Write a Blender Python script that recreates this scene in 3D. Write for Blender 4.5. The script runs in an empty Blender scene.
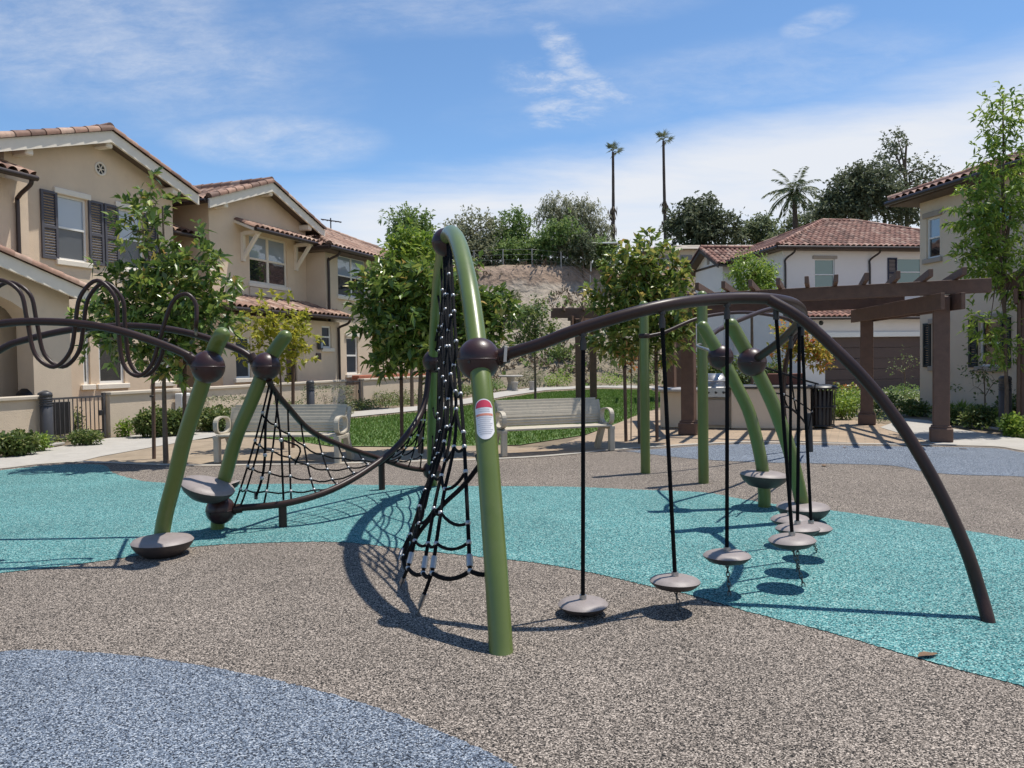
import bpy, math, random
import numpy as np
from mathutils import Vector, Matrix
random.seed(7); rng = np.random.default_rng(11)
SC = bpy.context.scene
COL = SC.collection
R = math.radians
# ------------------------------------------------------------------ camera
CAM_H = 1.5; F = 770.0
cam = bpy.data.cameras.new('camera'); camo = bpy.data.objects.new('camera', cam); COL.objects.link(camo)
cam.sensor_width = 36; cam.lens = F/1024*36; cam.clip_end = 2000; cam.clip_start = .05
CM = Matrix.Rotation(R(90)-22/F, 3, 'X') @ Matrix.Rotation(-0.015, 3, 'Z')
camo.matrix_world = Matrix.Translation((0,0,CAM_H)) @ CM.to_4x4()
SC.camera = camo
# ------------------------------------------------------------------ light
SUN = Vector((.31,.14,1)).normalized()
SKY_STRENGTH = .138; SUN_STRENGTH = 3.25
SC.view_settings.view_transform = 'Standard'; SC.view_settings.look = 'None'
SC.view_settings.exposure = .72; SC.view_settings.gamma = 1
wd = bpy.data.worlds.new('World'); SC.world = wd; wd.use_nodes = True
sl = bpy.data.lights.new('sun', 'SUN'); sl.energy = SUN_STRENGTH; sl.angle = R(.6); sl.color = (1,.95,.87)
so = bpy.data.objects.new('sun', sl); COL.objects.link(so)
so.rotation_euler = SUN.to_track_quat('Z','Y').to_euler(); so.location = (10,6,40)

def world_nodes():
    nt = wd.node_tree; N = nt.nodes; L = nt.links; N.clear()
    out = N.new('ShaderNodeOutputWorld'); bg = N.new('ShaderNodeBackground'); bg.inputs[1].default_value = SKY_STRENGTH
    L.new(bg.outputs[0], out.inputs[0])
    sky = N.new('ShaderNodeTexSky'); sky.sky_type = 'NISHITA'; sky.sun_disc = False
    sky.sun_elevation = math.asin(SUN.z); sky.sun_rotation = math.atan2(SUN.x, SUN.y)
    sky.air_density = 1.0; sky.dust_density = .15; sky.ozone_density = 4.5; sky.altitude = 1200
    tc = N.new('ShaderNodeTexCoord'); sp = N.new('ShaderNodeSeparateXYZ'); L.new(tc.outputs['Generated'], sp.inputs[0])
    def math_(op, a, b=None, c=None, clamp=False):
        n = N.new('ShaderNodeMath'); n.operation = op; n.use_clamp = clamp
        for i, v in enumerate((a,b,c)):
            if v is None: continue
            if isinstance(v, (int,float)): n.inputs[i].default_value = v
            else: L.new(v, n.inputs[i])
        return n.outputs[0]
    def smooth(v, lo, hi):
        n = N.new('ShaderNodeMapRange'); n.interpolation_type = 'SMOOTHSTEP'
        n.inputs[1].default_value = lo; n.inputs[2].default_value = hi; L.new(v, n.inputs[0]); return n.outputs[0]
    X, Y, Z = sp.outputs
    zz = math_('ADD', math_('MAXIMUM', Z, 0.0), .12)
    u = math_('DIVIDE', X, zz); v = math_('DIVIDE', Y, zz)
    cb = N.new('ShaderNodeCombineXYZ'); L.new(u, cb.inputs[0]); L.new(v, cb.inputs[1])
    def noise(vec, scale, det, rough, dist, mapscale=(1,1,1), rot=0, loc=(0,0,0)):
        m = N.new('ShaderNodeMapping'); m.inputs['Scale'].default_value = mapscale; m.inputs['Rotation'].default_value = (0,0,rot); m.inputs['Location'].default_value = loc
        L.new(vec, m.inputs[0]); n = N.new('ShaderNodeTexNoise')
        n.inputs['Scale'].default_value = scale; n.inputs['Detail'].default_value = det; n.inputs['Roughness'].default_value = rough; n.inputs['Distortion'].default_value = dist
        L.new(m.outputs[0], n.inputs['Vector']); return n.outputs[0]
    n1 = noise(cb.outputs[0], .9, 8, .62, .5, (.6,1,1), -.25)
    n2 = noise(cb.outputs[0], 2.6, 8, .6, .8, (.45,1,1), -.35, (3.1,1.7,0))
    # the low white bank that climbs to the right
    edge = math_('ADD', math_('MULTIPLY_ADD', X, .15, .245), math_('MULTIPLY', math_('SUBTRACT', n1, .5), .16))
    d = math_('SUBTRACT', edge, Z)
    bank = smooth(d, -.035, .055)
    bank = math_('MULTIPLY', math_('MULTIPLY', bank, math_('MULTIPLY_ADD', n2, .7, .60), clamp=True), smooth(X, -.36, -.16))
    # thin cirrus veils high on the left, a flat lens below them and a curled wisp in the middle
    yy = math_('MAXIMUM', Y, .05); a = math_('DIVIDE', X, yy); b = math_('DIVIDE', Z, yy)
    ab = N.new('ShaderNodeCombineXYZ'); L.new(a, ab.inputs[0]); L.new(b, ab.inputs[1])
    s1 = noise(ab.outputs[0], 7, 8, .62, .15, (.55,1.5,1), -.3); s2 = noise(ab.outputs[0], 17, 9, .68, .25, (.45,1.4,1), -.22, (2,5,0))
    front = smooth(Y, .05, .3)
    def veil(a0, b0, ra, rb, rot, k, lo=.36, hi=.66):
        c, sn = math.cos(rot), math.sin(rot); da = math_('SUBTRACT', a, a0); db = math_('SUBTRACT', b, b0)
        p = math_('ADD', math_('MULTIPLY', da, c/ra), math_('MULTIPLY', db, sn/ra)); q = math_('SUBTRACT', math_('MULTIPLY', db, c/rb), math_('MULTIPLY', da, sn/rb))
        d2 = math_('ADD', math_('MULTIPLY', p, p), math_('MULTIPLY', q, q)); d2 = math_('ADD', d2, math_('MULTIPLY', math_('SUBTRACT', s1, .5), 1.3))
        return math_('MULTIPLY', math_('MULTIPLY', smooth(d2, 1.0, .0), math_('MULTIPLY', smooth(s2, lo-.12, hi), math_('MULTIPLY_ADD', fea, .35, .65))), k)
    s3 = noise(ab.outputs[0], 38, 9, .72, .35, (.5,1.3,1), -.5, (7,1,0)); fea = smooth(s3, .36, .66)
    def band(d, w, m_, k):
        d = math_('ABSOLUTE', math_('ADD', d, math_('MULTIPLY', math_('SUBTRACT', s2, .5), .075)))
        m_ = math_('MULTIPLY', m_, math_('MULTIPLY_ADD', fea, .8, .2))
        return math_('MULTIPLY', math_('MULTIPLY', smooth(d, w, 0.0), m_), k)
    vs = [veil(-.53,.43,.38,.13,-.25,.5,.28,.72), veil(-.30,.29,.17,.045,-.06,.55,.28,.72), veil(-.02,.46,.35,.05,.05,.28), veil(.40,.43,.06,.02,.3,.45), veil(.30,.36,.4,.06,.12,.22)]
    t = math_('DIVIDE', math_('SUBTRACT', .435, b), .10)
    ca = math_('SUBTRACT', a, math_('ADD', math_('MULTIPLY_ADD', t, .03, .048), math_('MULTIPLY', math_('MULTIPLY', t, t), .07)))
    vs.append(band(ca, .034, math_('MULTIPLY', smooth(t, -.15, .25), smooth(t, 1.25, .8)), .6))
    vs.append(band(math_('SUBTRACT', b, math_('MULTIPLY_ADD', a, -.13, .368)), .026, math_('MULTIPLY', smooth(a, -.03, .05), smooth(a, .16, .10)), .7))
    vs.append(band(math_('SUBTRACT', b, math_('MULTIPLY_ADD', a, .05, .318)), .022, math_('MULTIPLY', smooth(a, .0, .06), smooth(a, .15, .10)), .6))
    wisp = vs[0]
    for v_ in vs[1:]: wisp = math_('MAXIMUM', wisp, v_)
    w1 = smooth(n1, .52, .8); w2 = smooth(n2, .42, .74); back = math_('MULTIPLY', math_('MULTIPLY', w1, w2), .8)
    wisp = math_('ADD', math_('MULTIPLY', wisp, front), math_('MULTIPLY', back, math_('SUBTRACT', 1.0, front)))
    m = math_('MULTIPLY', math_('MAXIMUM', bank, wisp), .93, clamp=True)
    tint = N.new('ShaderNodeMix'); tint.data_type = 'RGBA'; tint.blend_type = 'MULTIPLY'; tint.inputs[0].default_value = 1; L.new(sky.outputs[0], tint.inputs[6]); tint.inputs[7].default_value = (.64,.71,.72,1)
    mx = N.new('ShaderNodeMix'); mx.data_type = 'RGBA'; L.new(m, mx.inputs[0]); L.new(tint.outputs[2], mx.inputs[6]); mx.inputs[7].default_value = (3.7,3.8,4.0,1)
    L.new(mx.outputs[2], bg.inputs[0])
world_nodes()

# ------------------------------------------------------------------ pixel measuring (photo -> world)
CO = Vector((0,0,CAM_H))
def ray(px, py): return CM @ Vector(((px-512)/F, (384-py)/F, -1))
def W(px, py, Y): d = ray(px, py); return CO + d*(Y/d.y)
def G(px, py, z=0.0): d = ray(px, py); return CO + d*((z-CAM_H)/d.z)
class Frame:
    def __init__(s, o, rz): s.o = Vector(o); s.rz = rz; s.M = Matrix.Translation(s.o) @ Matrix.Rotation(rz,4,'Z'); s.I = s.M.inverted()
    def hit(s, px, py, y=0.0):
        o = s.I @ CO; d = s.I.to_3x3() @ ray(px, py); p = o + d*((y-o.y)/d.y); return p.x, p.z
    def hx(s, px, y=0.0, py=330): return s.hit(px, py, y)[0]
# ------------------------------------------------------------------ object helpers
MATS = {}
def tag(o, label=None, cat=None, group=None, kind=None):
    if label: o['label'] = label
    if cat: o['category'] = cat
    if group: o['group'] = group
    if kind: o['kind'] = kind
    return o
def thing(name, label, cat, loc=(0,0,0), rz=0, group=None):
    o = bpy.data.objects.new(name, None); COL.objects.link(o); o.empty_display_size = .2
    o.location = loc; o.rotation_euler = (0,0,rz)
    return tag(o, label, cat, group)
def mat_of(o): return Matrix.Translation(o.location) @ o.rotation_euler.to_matrix().to_4x4() if o else Matrix()
def wmat(o):
    m = mat_of(o); p = o.parent
    while p: m = mat_of(p) @ m; p = p.parent
    return m
def link(name, me, parent=None):
    o = bpy.data.objects.new(name, me); COL.objects.link(o); o.parent = parent; return o
def dup(o, parent=None, **kw):
    c = o.copy(); COL.objects.link(c); c.parent = parent
    for ch in list(o.children): dup(ch, c)
    return c
def crom(pts, n=8):
    P = [Vector(p) for p in pts]
    if len(P) < 3:
        return [P[0].lerp(P[-1], i/n) for i in range(n+1)]
    Q = [2*P[0]-P[1]] + P + [2*P[-1]-P[-2]]; out = []
    for i in range(1, len(Q)-2):
        p0,p1,p2,p3 = Q[i-1:i+3]
        for k in range(n):
            t = k/n
            out.append(.5*((2*p1)+(p2-p0)*t+(2*p0-5*p1+4*p2-p3)*t*t+(3*p1-p0-3*p2+p3)*t**3))
    out.append(P[-1]); return out
class MB:
    def __init__(s): s.v = []; s.f = []; s.r = []; s.sm = []
    def add(s, vs, fs, rnd=None, smooth=False):
        b = len(s.v); s.v += [tuple(p) for p in vs]
        for f in fs: s.f.append(tuple(b+i for i in f)); s.r.append(random.random() if rnd is None else rnd); s.sm.append(smooth)
    def box(s, lo, hi, M=None, bev=0.0):
        x0,y0,z0 = lo; x1,y1,z1 = hi
        if bev:
            b = bev; vs = []; rings = [(z0,b),(z0+b,0),(z1-b,0),(z1,b)]
            for z,i in rings:
                vs += [(x0+b,y0+i,z),(x1-b,y0+i,z),(x1-i,y0+b,z),(x1-i,y1-b,z),(x1-b,y1-i,z),(x0+b,y1-i,z),(x0+i,y1-b,z),(x0+i,y0+b,z)]
            fs = [tuple(range(7,-1,-1)), tuple(range(24,32))]
            for k in range(3):
                for j in range(8): fs.append((k*8+j, k*8+(j+1)%8, (k+1)*8+(j+1)%8, (k+1)*8+j))
        else:
            vs = [(x0,y0,z0),(x1,y0,z0),(x1,y1,z0),(x0,y1,z0),(x0,y0,z1),(x1,y0,z1),(x1,y1,z1),(x0,y1,z1)]
            fs = [(0,3,2,1),(4,5,6,7),(0,1,5,4),(1,2,6,5),(2,3,7,6),(3,0,4,7)]
        if M is not None: vs = [M @ Vector(p) for p in vs]
        s.add(vs, fs, random.random())
    def bar(s, a, b, w, h, up=(0,0,1)):
        a = Vector(a); b = Vector(b); t = (b-a); l = t.length; t.normalize(); u = Vector(up); sd = t.cross(u).normalized(); u = sd.cross(t)
        M = Matrix((( t.x,sd.x,u.x,a.x),(t.y,sd.y,u.y,a.y),(t.z,sd.z,u.z,a.z),(0,0,0,1)))
        s.box((0,-w/2,-h/2),(l,w/2,h/2), M, bev=min(w,h)*.06)
    def tube(s, pts, r, seg=10, cap=True, rnd_end=False):
        P = [Vector(p) for p in pts]; n = len(P); rr = [r]*n if isinstance(r,(int,float)) else list(r)
        if rnd_end:      # round off the far end
            t = (P[-1]-P[-2]).normalized(); e = P[-1]; r0 = rr[-1]
            for a in (20,40,60,78): P.append(e+t*r0*math.sin(R(a))); rr.append(r0*math.cos(R(a)))
            n = len(P)
        vs = []; up = None
        for i in range(n):
            t = (P[min(i+1,n-1)]-P[max(i-1,0)]).normalized()
            if up is None:
                up = Vector((0,0,1)) if abs(t.z) < .9 else Vector((1,0,0))
            sd = t.cross(up).normalized(); up = sd.cross(t).normalized()
            for k in range(seg):
                a = 2*math.pi*k/seg; vs.append(P[i]+(sd*math.cos(a)+up*math.sin(a))*rr[i])
        fs = []
        for i in range(n-1):
            for k in range(seg): k2 = (k+1)%seg; fs.append((i*seg+k, i*seg+k2, (i+1)*seg+k2, (i+1)*seg+k))
        s.add(vs, fs, random.random(), True)
        if cap: s.add([vs[k] for k in range(seg)], [tuple(range(seg-1,-1,-1))]); s.add(vs[-seg:], [tuple(range(seg))])
    def lathe(s, prof, c=(0,0,0), seg=24, M=None):
        vs = []; n = len(prof)
        for r,z in prof:
            for k in range(seg): a = 2*math.pi*k/seg; vs.append(Vector((r*math.cos(a), r*math.sin(a), z)))
        if M is not None: vs = [M @ p for p in vs]
        vs = [p+Vector(c) for p in vs]; fs = []
        for i in range(n-1):
            for k in range(seg): k2 = (k+1)%seg; fs.append((i*seg+k, i*seg+k2, (i+1)*seg+k2, (i+1)*seg+k))
        s.add(vs, fs, random.random(), True)
        if prof[0][0] > 1e-4: s.add(vs[:seg], [tuple(range(seg-1,-1,-1))])
        if prof[-1][0] > 1e-4: s.add(vs[-seg:], [tuple(range(seg))])
    def ball(s, c, r, seg=20): s.lathe([(max(1e-5,r*math.cos(R(a))), r*math.sin(R(a))) for a in range(-90,91,12)], c, seg)
    def quad(s, *p): s.add(p, [tuple(range(len(p)))])
    def build(s, name, mat, parent=None, world=False):
        me = bpy.data.meshes.new(name); vs = s.v
        if world and parent is not None:
            I = wmat(parent).inverted(); vs = [tuple(I @ Vector(p)) for p in vs]
        me.from_pydata(vs, [], s.f); me.materials.append(MATS[mat] if isinstance(mat,str) else mat)
        me.polygons.foreach_set('use_smooth', s.sm)
        at = me.attributes.new('rnd','FLOAT','FACE'); at.data.foreach_set('value', s.r)
        me.validate(); me.update()
        return link(name, me, parent)
# ------------------------------------------------------------------ materials
def newmat(name):
    m = bpy.data.materials.new(name); m.use_nodes = True; nt = m.node_tree; b = nt.nodes['Principled BSDF']; MATS[name] = m
    return m, nt.nodes, nt.links, b
def ramp(N, cols):
    r = N.new('ShaderNodeValToRGB'); e = r.color_ramp.elements
    while len(e) < len(cols): e.new(.5)
    for i,(p,c) in enumerate(cols): e[i].position = p; e[i].color = (*c,1)
    return r
def plain(name, col, rough=.5, metal=0, var=.08, scale=6, bump=0, bscale=60, coat=0, spec=.5, dirt=None):
    m,N,L,b = newmat(name); b.inputs['Roughness'].default_value = rough; b.inputs['Metallic'].default_value = metal
    b.inputs['Coat Weight'].default_value = coat; b.inputs['Specular IOR Level'].default_value = spec
    tc = N.new('ShaderNodeTexCoord'); n = N.new('ShaderNodeTexNoise'); n.inputs['Scale'].default_value = scale; n.inputs['Detail'].default_value = 6; n.inputs['Roughness'].default_value = .65
    L.new(tc.outputs['Object'], n.inputs['Vector'])
    c = Vector(col); r = ramp(N, [(.3, c*(1-var)), (.7, c*(1+var))]); L.new(n.outputs[0], r.inputs[0])
    src = r.outputs[0]
    if dirt:
        n3 = N.new('ShaderNodeTexNoise'); n3.inputs['Scale'].default_value = scale*3.1; n3.inputs['Detail'].default_value = 8; n3.inputs['Roughness'].default_value = .7
        L.new(tc.outputs['Object'], n3.inputs['Vector']); r3 = ramp(N, [(.52,(0,0,0)),(.72,(1,1,1))]); L.new(n3.outputs[0], r3.inputs[0])
        mx = N.new('ShaderNodeMix'); mx.data_type = 'RGBA'; L.new(r3.outputs[0], mx.inputs[0]); L.new(src, mx.inputs[6]); mx.inputs[7].default_value = (*dirt,1); src = mx.outputs[2]
    L.new(src, b.inputs['Base Color'])
    rr = N.new('ShaderNodeMapRange'); rr.inputs[3].default_value = rough*.85; rr.inputs[4].default_value = min(1,rough*1.2); L.new(n.outputs[0], rr.inputs[0]); L.new(rr.outputs[0], b.inputs['Roughness'])
    if bump:
        n2 = N.new('ShaderNodeTexNoise'); n2.inputs['Scale'].default_value = bscale; n2.inputs['Detail'].default_value = 4; L.new(tc.outputs['Object'], n2.inputs['Vector'])
        bp = N.new('ShaderNodeBump'); bp.inputs['Strength'].default_value = bump; bp.inputs['Distance'].default_value = .02; L.new(n2.outputs[0], bp.inputs['Height']); L.new(bp.outputs[0], b.inputs['Normal'])
    return m
def granules(name, cols, scale=185, patch=.15):
    m,N,L,b = newmat(name); b.inputs['Roughness'].default_value = .85; b.inputs['Specular IOR Level'].default_value = .25
    tc = N.new('ShaderNodeTexCoord')
    nz = N.new('ShaderNodeTexNoise'); nz.inputs['Scale'].default_value = 60; nz.inputs['Detail'].default_value = 2; L.new(tc.outputs['Object'], nz.inputs['Vector'])
    ad = N.new('ShaderNodeVectorMath'); ad.operation = 'MULTIPLY_ADD'; L.new(nz.outputs['Color'], ad.inputs[0]); ad.inputs[1].default_value = (.006,.006,0); L.new(tc.outputs['Object'], ad.inputs[2])
    v = N.new('ShaderNodeTexVoronoi'); v.inputs['Scale'].default_value = scale; v.feature = 'F1'; L.new(ad.outputs[0], v.inputs['Vector'])
    sx = N.new('ShaderNodeSeparateColor'); L.new(v.outputs['Color'], sx.inputs[0])
    r = ramp(N, cols); L.new(sx.outputs[0], r.inputs[0])
    n2 = N.new('ShaderNodeTexNoise'); n2.inputs['Scale'].default_value = .8; n2.inputs['Detail'].default_value = 9; n2.inputs['Roughness'].default_value = .68; L.new(tc.outputs['Object'], n2.inputs['Vector'])
    mr = N.new('ShaderNodeMapRange'); mr.inputs[1].default_value = .3; mr.inputs[2].default_value = .7; mr.inputs[3].default_value = 1-patch; mr.inputs[4].default_value = 1+patch; L.new(n2.outputs[0], mr.inputs[0])
    ml = N.new('ShaderNodeMix'); ml.data_type = 'RGBA'; ml.blend_type = 'MULTIPLY'; ml.inputs[0].default_value = 1
    L.new(r.outputs[0], ml.inputs[6]); L.new(mr.outputs[0], ml.inputs[7]); L.new(ml.outputs[2], b.inputs['Base Color'])
    bp = N.new('ShaderNodeBump'); bp.inputs['Strength'].default_value = .8; bp.inputs['Distance'].default_value = .004; bp.invert = True
    L.new(v.outputs['Distance'], bp.inputs['Height']); L.new(bp.outputs[0], b.inputs['Normal']); return m
def leafmat(name, cols, trans=.28, rough=.42, spec=.5):
    m,N,L,b = newmat(name); b.inputs['Roughness'].default_value = rough; b.inputs['Specular IOR Level'].default_value = spec
    g = N.new('ShaderNodeNewGeometry'); r = ramp(N, cols); L.new(g.outputs['Random Per Island'], r.inputs[0]); L.new(r.outputs[0], b.inputs['Base Color'])
    t = N.new('ShaderNodeBsdfTranslucent'); hs = N.new('ShaderNodeHueSaturation'); hs.inputs['Value'].default_value = 1.5; hs.inputs['Hue'].default_value = .485
    L.new(r.outputs[0], hs.inputs['Color']); L.new(hs.outputs[0], t.inputs[0])
    mx = N.new('ShaderNodeMixShader'); mx.inputs[0].default_value = trans; L.new(b.outputs[0], mx.inputs[1]); L.new(t.outputs[0], mx.inputs[2])
    L.new(mx.outputs[0], N['Material Output'].inputs[0]); return m
def attrmat(name, cols, rough=.75, bump=.25, bscale=40):
    m,N,L,b = newmat(name); b.inputs['Roughness'].default_value = rough
    a = N.new('ShaderNodeAttribute'); a.attribute_name = 'rnd'; r = ramp(N, cols); L.new(a.outputs['Fac'], r.inputs[0])
    tc = N.new('ShaderNodeTexCoord'); n = N.new('ShaderNodeTexNoise'); n.inputs['Scale'].default_value = 9; n.inputs['Detail'].default_value = 7; L.new(tc.outputs['Object'], n.inputs['Vector'])
    mr = N.new('ShaderNodeMapRange'); mr.inputs[1].default_value = .3; mr.inputs[2].default_value = .7; mr.inputs[3].default_value = .78; mr.inputs[4].default_value = 1.15; L.new(n.outputs[0], mr.inputs[0])
    ml = N.new('ShaderNodeMix'); ml.data_type = 'RGBA'; ml.blend_type = 'MULTIPLY'; ml.inputs[0].default_value = 1; L.new(r.outputs[0], ml.inputs[6]); L.new(mr.outputs[0], ml.inputs[7]); L.new(ml.outputs[2], b.inputs['Base Color'])
    if bump:
        n2 = N.new('ShaderNodeTexNoise'); n2.inputs['Scale'].default_value = bscale; L.new(tc.outputs['Object'], n2.inputs['Vector'])
        bp = N.new('ShaderNodeBump'); bp.inputs['Strength'].default_value = bump; bp.inputs['Distance'].default_value = .01; L.new(n2.outputs[0], bp.inputs['Height']); L.new(bp.outputs[0], b.inputs['Normal'])
    return m
granules('rubber_tan', [(0,(0.0091,0.0084,0.0084)),(.26,(0.0228,0.0202,0.0179)),(.42,(0.1140,0.0952,0.0784)),(.72,(0.2451,0.2050,0.1702)),(1,(0.5700,0.4872,0.4088))])
granules('rubber_teal', [(0,(0.0072,0.0288,0.0342)),(.22,(0.0168,0.0744,0.0866)),(.42,(0.0480,0.1896,0.1995)),(.75,(0.1260,0.3300,0.3192)),(1,(0.4080,0.5640,0.5130))], 150)
granules('rubber_blue', [(0,(0.0086,0.0108,0.0151)),(.25,(0.0238,0.0302,0.0454)),(.42,(0.0918,0.1188,0.1620)),(.75,(0.1944,0.2322,0.2862)),(1,(0.4752,0.5076,0.5400))])
plain('soil', (.19,.145,.095), .95, var=.35, scale=2.2, bump=.5, bscale=30)
plain('sand', (.30,.235,.165), .95, var=.2, scale=1.4, bump=.35, bscale=90, dirt=(.20,.15,.10))
plain('concrete', (.40,.375,.335), .85, var=.1, scale=2, bump=.15, bscale=120, dirt=(.32,.295,.26))
plain('curb', (.38,.35,.30), .85, var=.12, scale=3, bump=.15, bscale=120)
plain('lawn', (.09,.15,.035), .9, var=.3, scale=5, bump=.6, bscale=120)
plain('stucco_tan', (.69,.545,.395), .92, var=.08, scale=.8, bump=.35, bscale=60, dirt=(.65,.51,.37))
plain('stucco_beige', (.63,.515,.385), .92, var=.08, scale=.8, bump=.35, bscale=60, dirt=(.59,.48,.36))
plain('stucco_greige', (.66,.55,.42), .92, var=.05, scale=1.0, bump=.25, bscale=80)
plain('stucco_white', (.76,.71,.66), .92, var=.03, scale=1.0, bump=.2, bscale=90)
plain('wall_cap', (.52,.45,.36), .85, var=.08, scale=3, bump=.15, bscale=80)
plain('trim', (.76,.69,.58), .7, var=.05, scale=4)
plain('white_trim', (.75,.74,.70), .5, var=.03, scale=4)
plain('grey_trim', (.36,.31,.26), .8, var=.06, scale=4)
plain('shutter_grey', (.085,.082,.095), .65, var=.1, scale=8)
plain('shutter_dark', (.025,.030,.028), .6, var=.1, scale=8)
plain('shutter_navy', (.018,.020,.045), .6, var=.1, scale=8)
plain('gutter', (.035,.022,.018), .4, var=.1, scale=8)
plain('soffit', (.12,.09,.07), .85, var=.1, scale=8)
plain('garage_brown', (.085,.055,.045), .65, var=.12, scale=6, bump=.1, bscale=50)
plain('wood_dark', (.135,.076,.052), .7, var=.2, scale=7, bump=.25, bscale=30)
plain('wood_stake', (.13,.08,.055), .85, var=.25, scale=9, bump=.3, bscale=50)
plain('bark', (.14,.10,.07), .95, var=.3, scale=14, bump=.7, bscale=30)
plain('palm_bark', (.075,.055,.045), .95, var=.35, scale=5, bump=.7, bscale=9)
plain('green_paint', (.112,.152,.032), .34, var=.10, scale=2.2, bump=.03, bscale=160, coat=.15, dirt=(.125,.158,.045))
plain('brown_paint', (.034,.0175,.0135), .38, var=.2, scale=3, bump=.03, bscale=140, coat=.0, spec=.32)
plain('ball_brown', (.040,.017,.016), .36, var=.2, scale=5, bump=.04, bscale=90, coat=.08, spec=.4)
plain('rope', (.007,.007,.008), .85, spec=.15, var=.3, scale=60, bump=.8, bscale=160)
plain('bead', (.42,.42,.42), .4, metal=.6, var=.1, scale=30)
plain('steel', (.42,.41,.40), .35, metal=.9, var=.15, scale=20)
plain('chain_metal', (.12,.12,.12), .4, metal=.9, var=.2, scale=30)
plain('pod_plastic', (.265,.225,.208), .5, var=.08, scale=9, bump=.08, bscale=220, dirt=(.21,.18,.165))
plain('pod_shade', (.05,.040,.038), .5, var=.10, scale=9, bump=.05, bscale=220)  # pod colour darkened for the undersides, their shade painted in
plain('bench_paint', (.46,.405,.315), .6, var=.07, scale=4, dirt=(.35,.32,.26))
plain('bollard', (.05,.05,.055), .45, var=.1, scale=7)
plain('black_metal', (.022,.022,.024), .42, var=.2, scale=7)
plain('gate_metal', (.075,.07,.072), .45, var=.15, scale=7)
plain('granite', (.40,.385,.38), .3, var=.35, scale=60)
plain('brick_red', (.16,.065,.045), .85, var=.2, scale=9)
plain('sign_white', (.74,.72,.72), .35, var=.03, scale=20)
plain('sign_red', (.55,.05,.09), .35, var=.05, scale=20)
plain('sign_orange', (.62,.24,.16), .35, var=.05, scale=20)
plain('sign_ink', (.45,.45,.47), .5, var=.1, scale=40)
plain('terracotta', (.36,.12,.07), .8, var=.15, scale=9)
plain('dry_leaf', (.16,.095,.05), .8, var=.3, scale=40)
plain('flower_white', (.78,.75,.66), .6, var=.05, scale=10)
plain('flower_red', (.5,.10,.06), .6, var=.2, scale=10)
attrmat('roof_tile', [(0,(.13,.075,.055)),(.35,(.26,.145,.10)),(.7,(.36,.22,.155)),(1,(.44,.31,.235))])
attrmat('roof_tile_red', [(0,(.13,.06,.042)),(.35,(.22,.095,.066)),(.7,(.29,.14,.098)),(1,(.38,.24,.18))])
leafmat('leaf_magnolia', [(0,(0.044,0.083,0.019)),(.4,(0.096,0.165,0.033)),(.75,(0.193,0.270,0.052)),(.93,(0.350,0.405,0.091)),(1,(0.455,0.300,0.091))], .25, .3)
leafmat('leaf_magnolia_warm', [(0,(.055,.10,.022)),(.4,(.13,.20,.035)),(.75,(.25,.30,.06)),(.93,(.40,.36,.09)),(1,(.42,.22,.08))], .3, .34)
leafmat('leaf_yellow', [(0,(0.144,0.180,0.022)),(.5,(0.312,0.324,0.039)),(1,(0.504,0.456,0.055))], .4, .5)
leafmat('leaf_orange', [(0,(.22,.20,.03)),(.4,(.38,.27,.05)),(.75,(.42,.17,.05)),(1,(.36,.09,.04))], .4, .5)
leafmat('leaf_autumn', [(0,(.16,.20,.03)),(.45,(.30,.30,.04)),(.7,(.42,.32,.06)),(.88,(.44,.20,.05)),(1,(.38,.10,.04))], .4, .5)
leafmat('leaf_bright', [(0,(0.096,0.176,0.024)),(.5,(0.176,0.284,0.042)),(1,(0.320,0.405,0.072))], .35, .45)
leafmat('leaf_hedge', [(0,(0.047,0.085,0.022)),(.5,(0.101,0.156,0.039)),(.85,(0.189,0.234,0.066)),(1,(0.311,0.325,0.132))], .28, .5)
leafmat('leaf_variegated', [(0,(.05,.075,.03)),(.4,(.13,.155,.07)),(.75,(.27,.27,.16)),(1,(.42,.40,.28))], .25, .5)
leafmat('leaf_far', [(0,(0.075,0.105,0.049)),(.5,(0.135,0.173,0.084)),(.9,(0.210,0.240,0.126)),(1,(0.270,0.285,0.154))], .3, .6, .3)
leafmat('leaf_far_green', [(0,(0.075,0.135,0.035)),(.5,(0.135,0.217,0.063)),(1,(0.240,0.315,0.105))], .3, .6, .3)
leafmat('leaf_far_olive', [(0,(0.120,0.135,0.077)),(.5,(0.210,0.225,0.133)),(1,(0.330,0.330,0.210))], .3, .6, .3)
leafmat('leaf_far_dark', [(0,(0.053,0.072,0.039)),(.5,(0.098,0.123,0.070)),(1,(0.173,0.195,0.112))], .28, .6, .3)
leafmat('leaf_palm', [(0,(0.042,0.070,0.026)),(.6,(0.084,0.119,0.046)),(1,(0.168,0.182,0.078))], .2, .5)
leafmat('leaf_palm_dry', [(0,(.09,.065,.04)),(1,(.17,.13,.08))], .1, .8)
leafmat('grass_blade', [(0,(.045,.10,.015)),(.5,(.08,.165,.026)),(.9,(.135,.22,.045)),(1,(.22,.22,.09))], .3, .6, .2)
def glass(name, col, rough=.03, spec=.9):
    m,N,L,b = newmat(name); b.inputs['Base Color'].default_value = (*col,1); b.inputs['Roughness'].default_value = rough; b.inputs['Specular IOR Level'].default_value = spec; b.inputs['IOR'].default_value = 1.6
    tc = N.new('ShaderNodeTexCoord'); n = N.new('ShaderNodeTexNoise'); n.inputs['Scale'].default_value = 1.6; L.new(tc.outputs['Object'], n.inputs['Vector'])
    bp = N.new('ShaderNodeBump'); bp.inputs['Strength'].default_value = .06; bp.inputs['Distance'].default_value = .05; L.new(n.outputs[0], bp.inputs['Height']); L.new(bp.outputs[0], b.inputs['Normal'])
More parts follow.
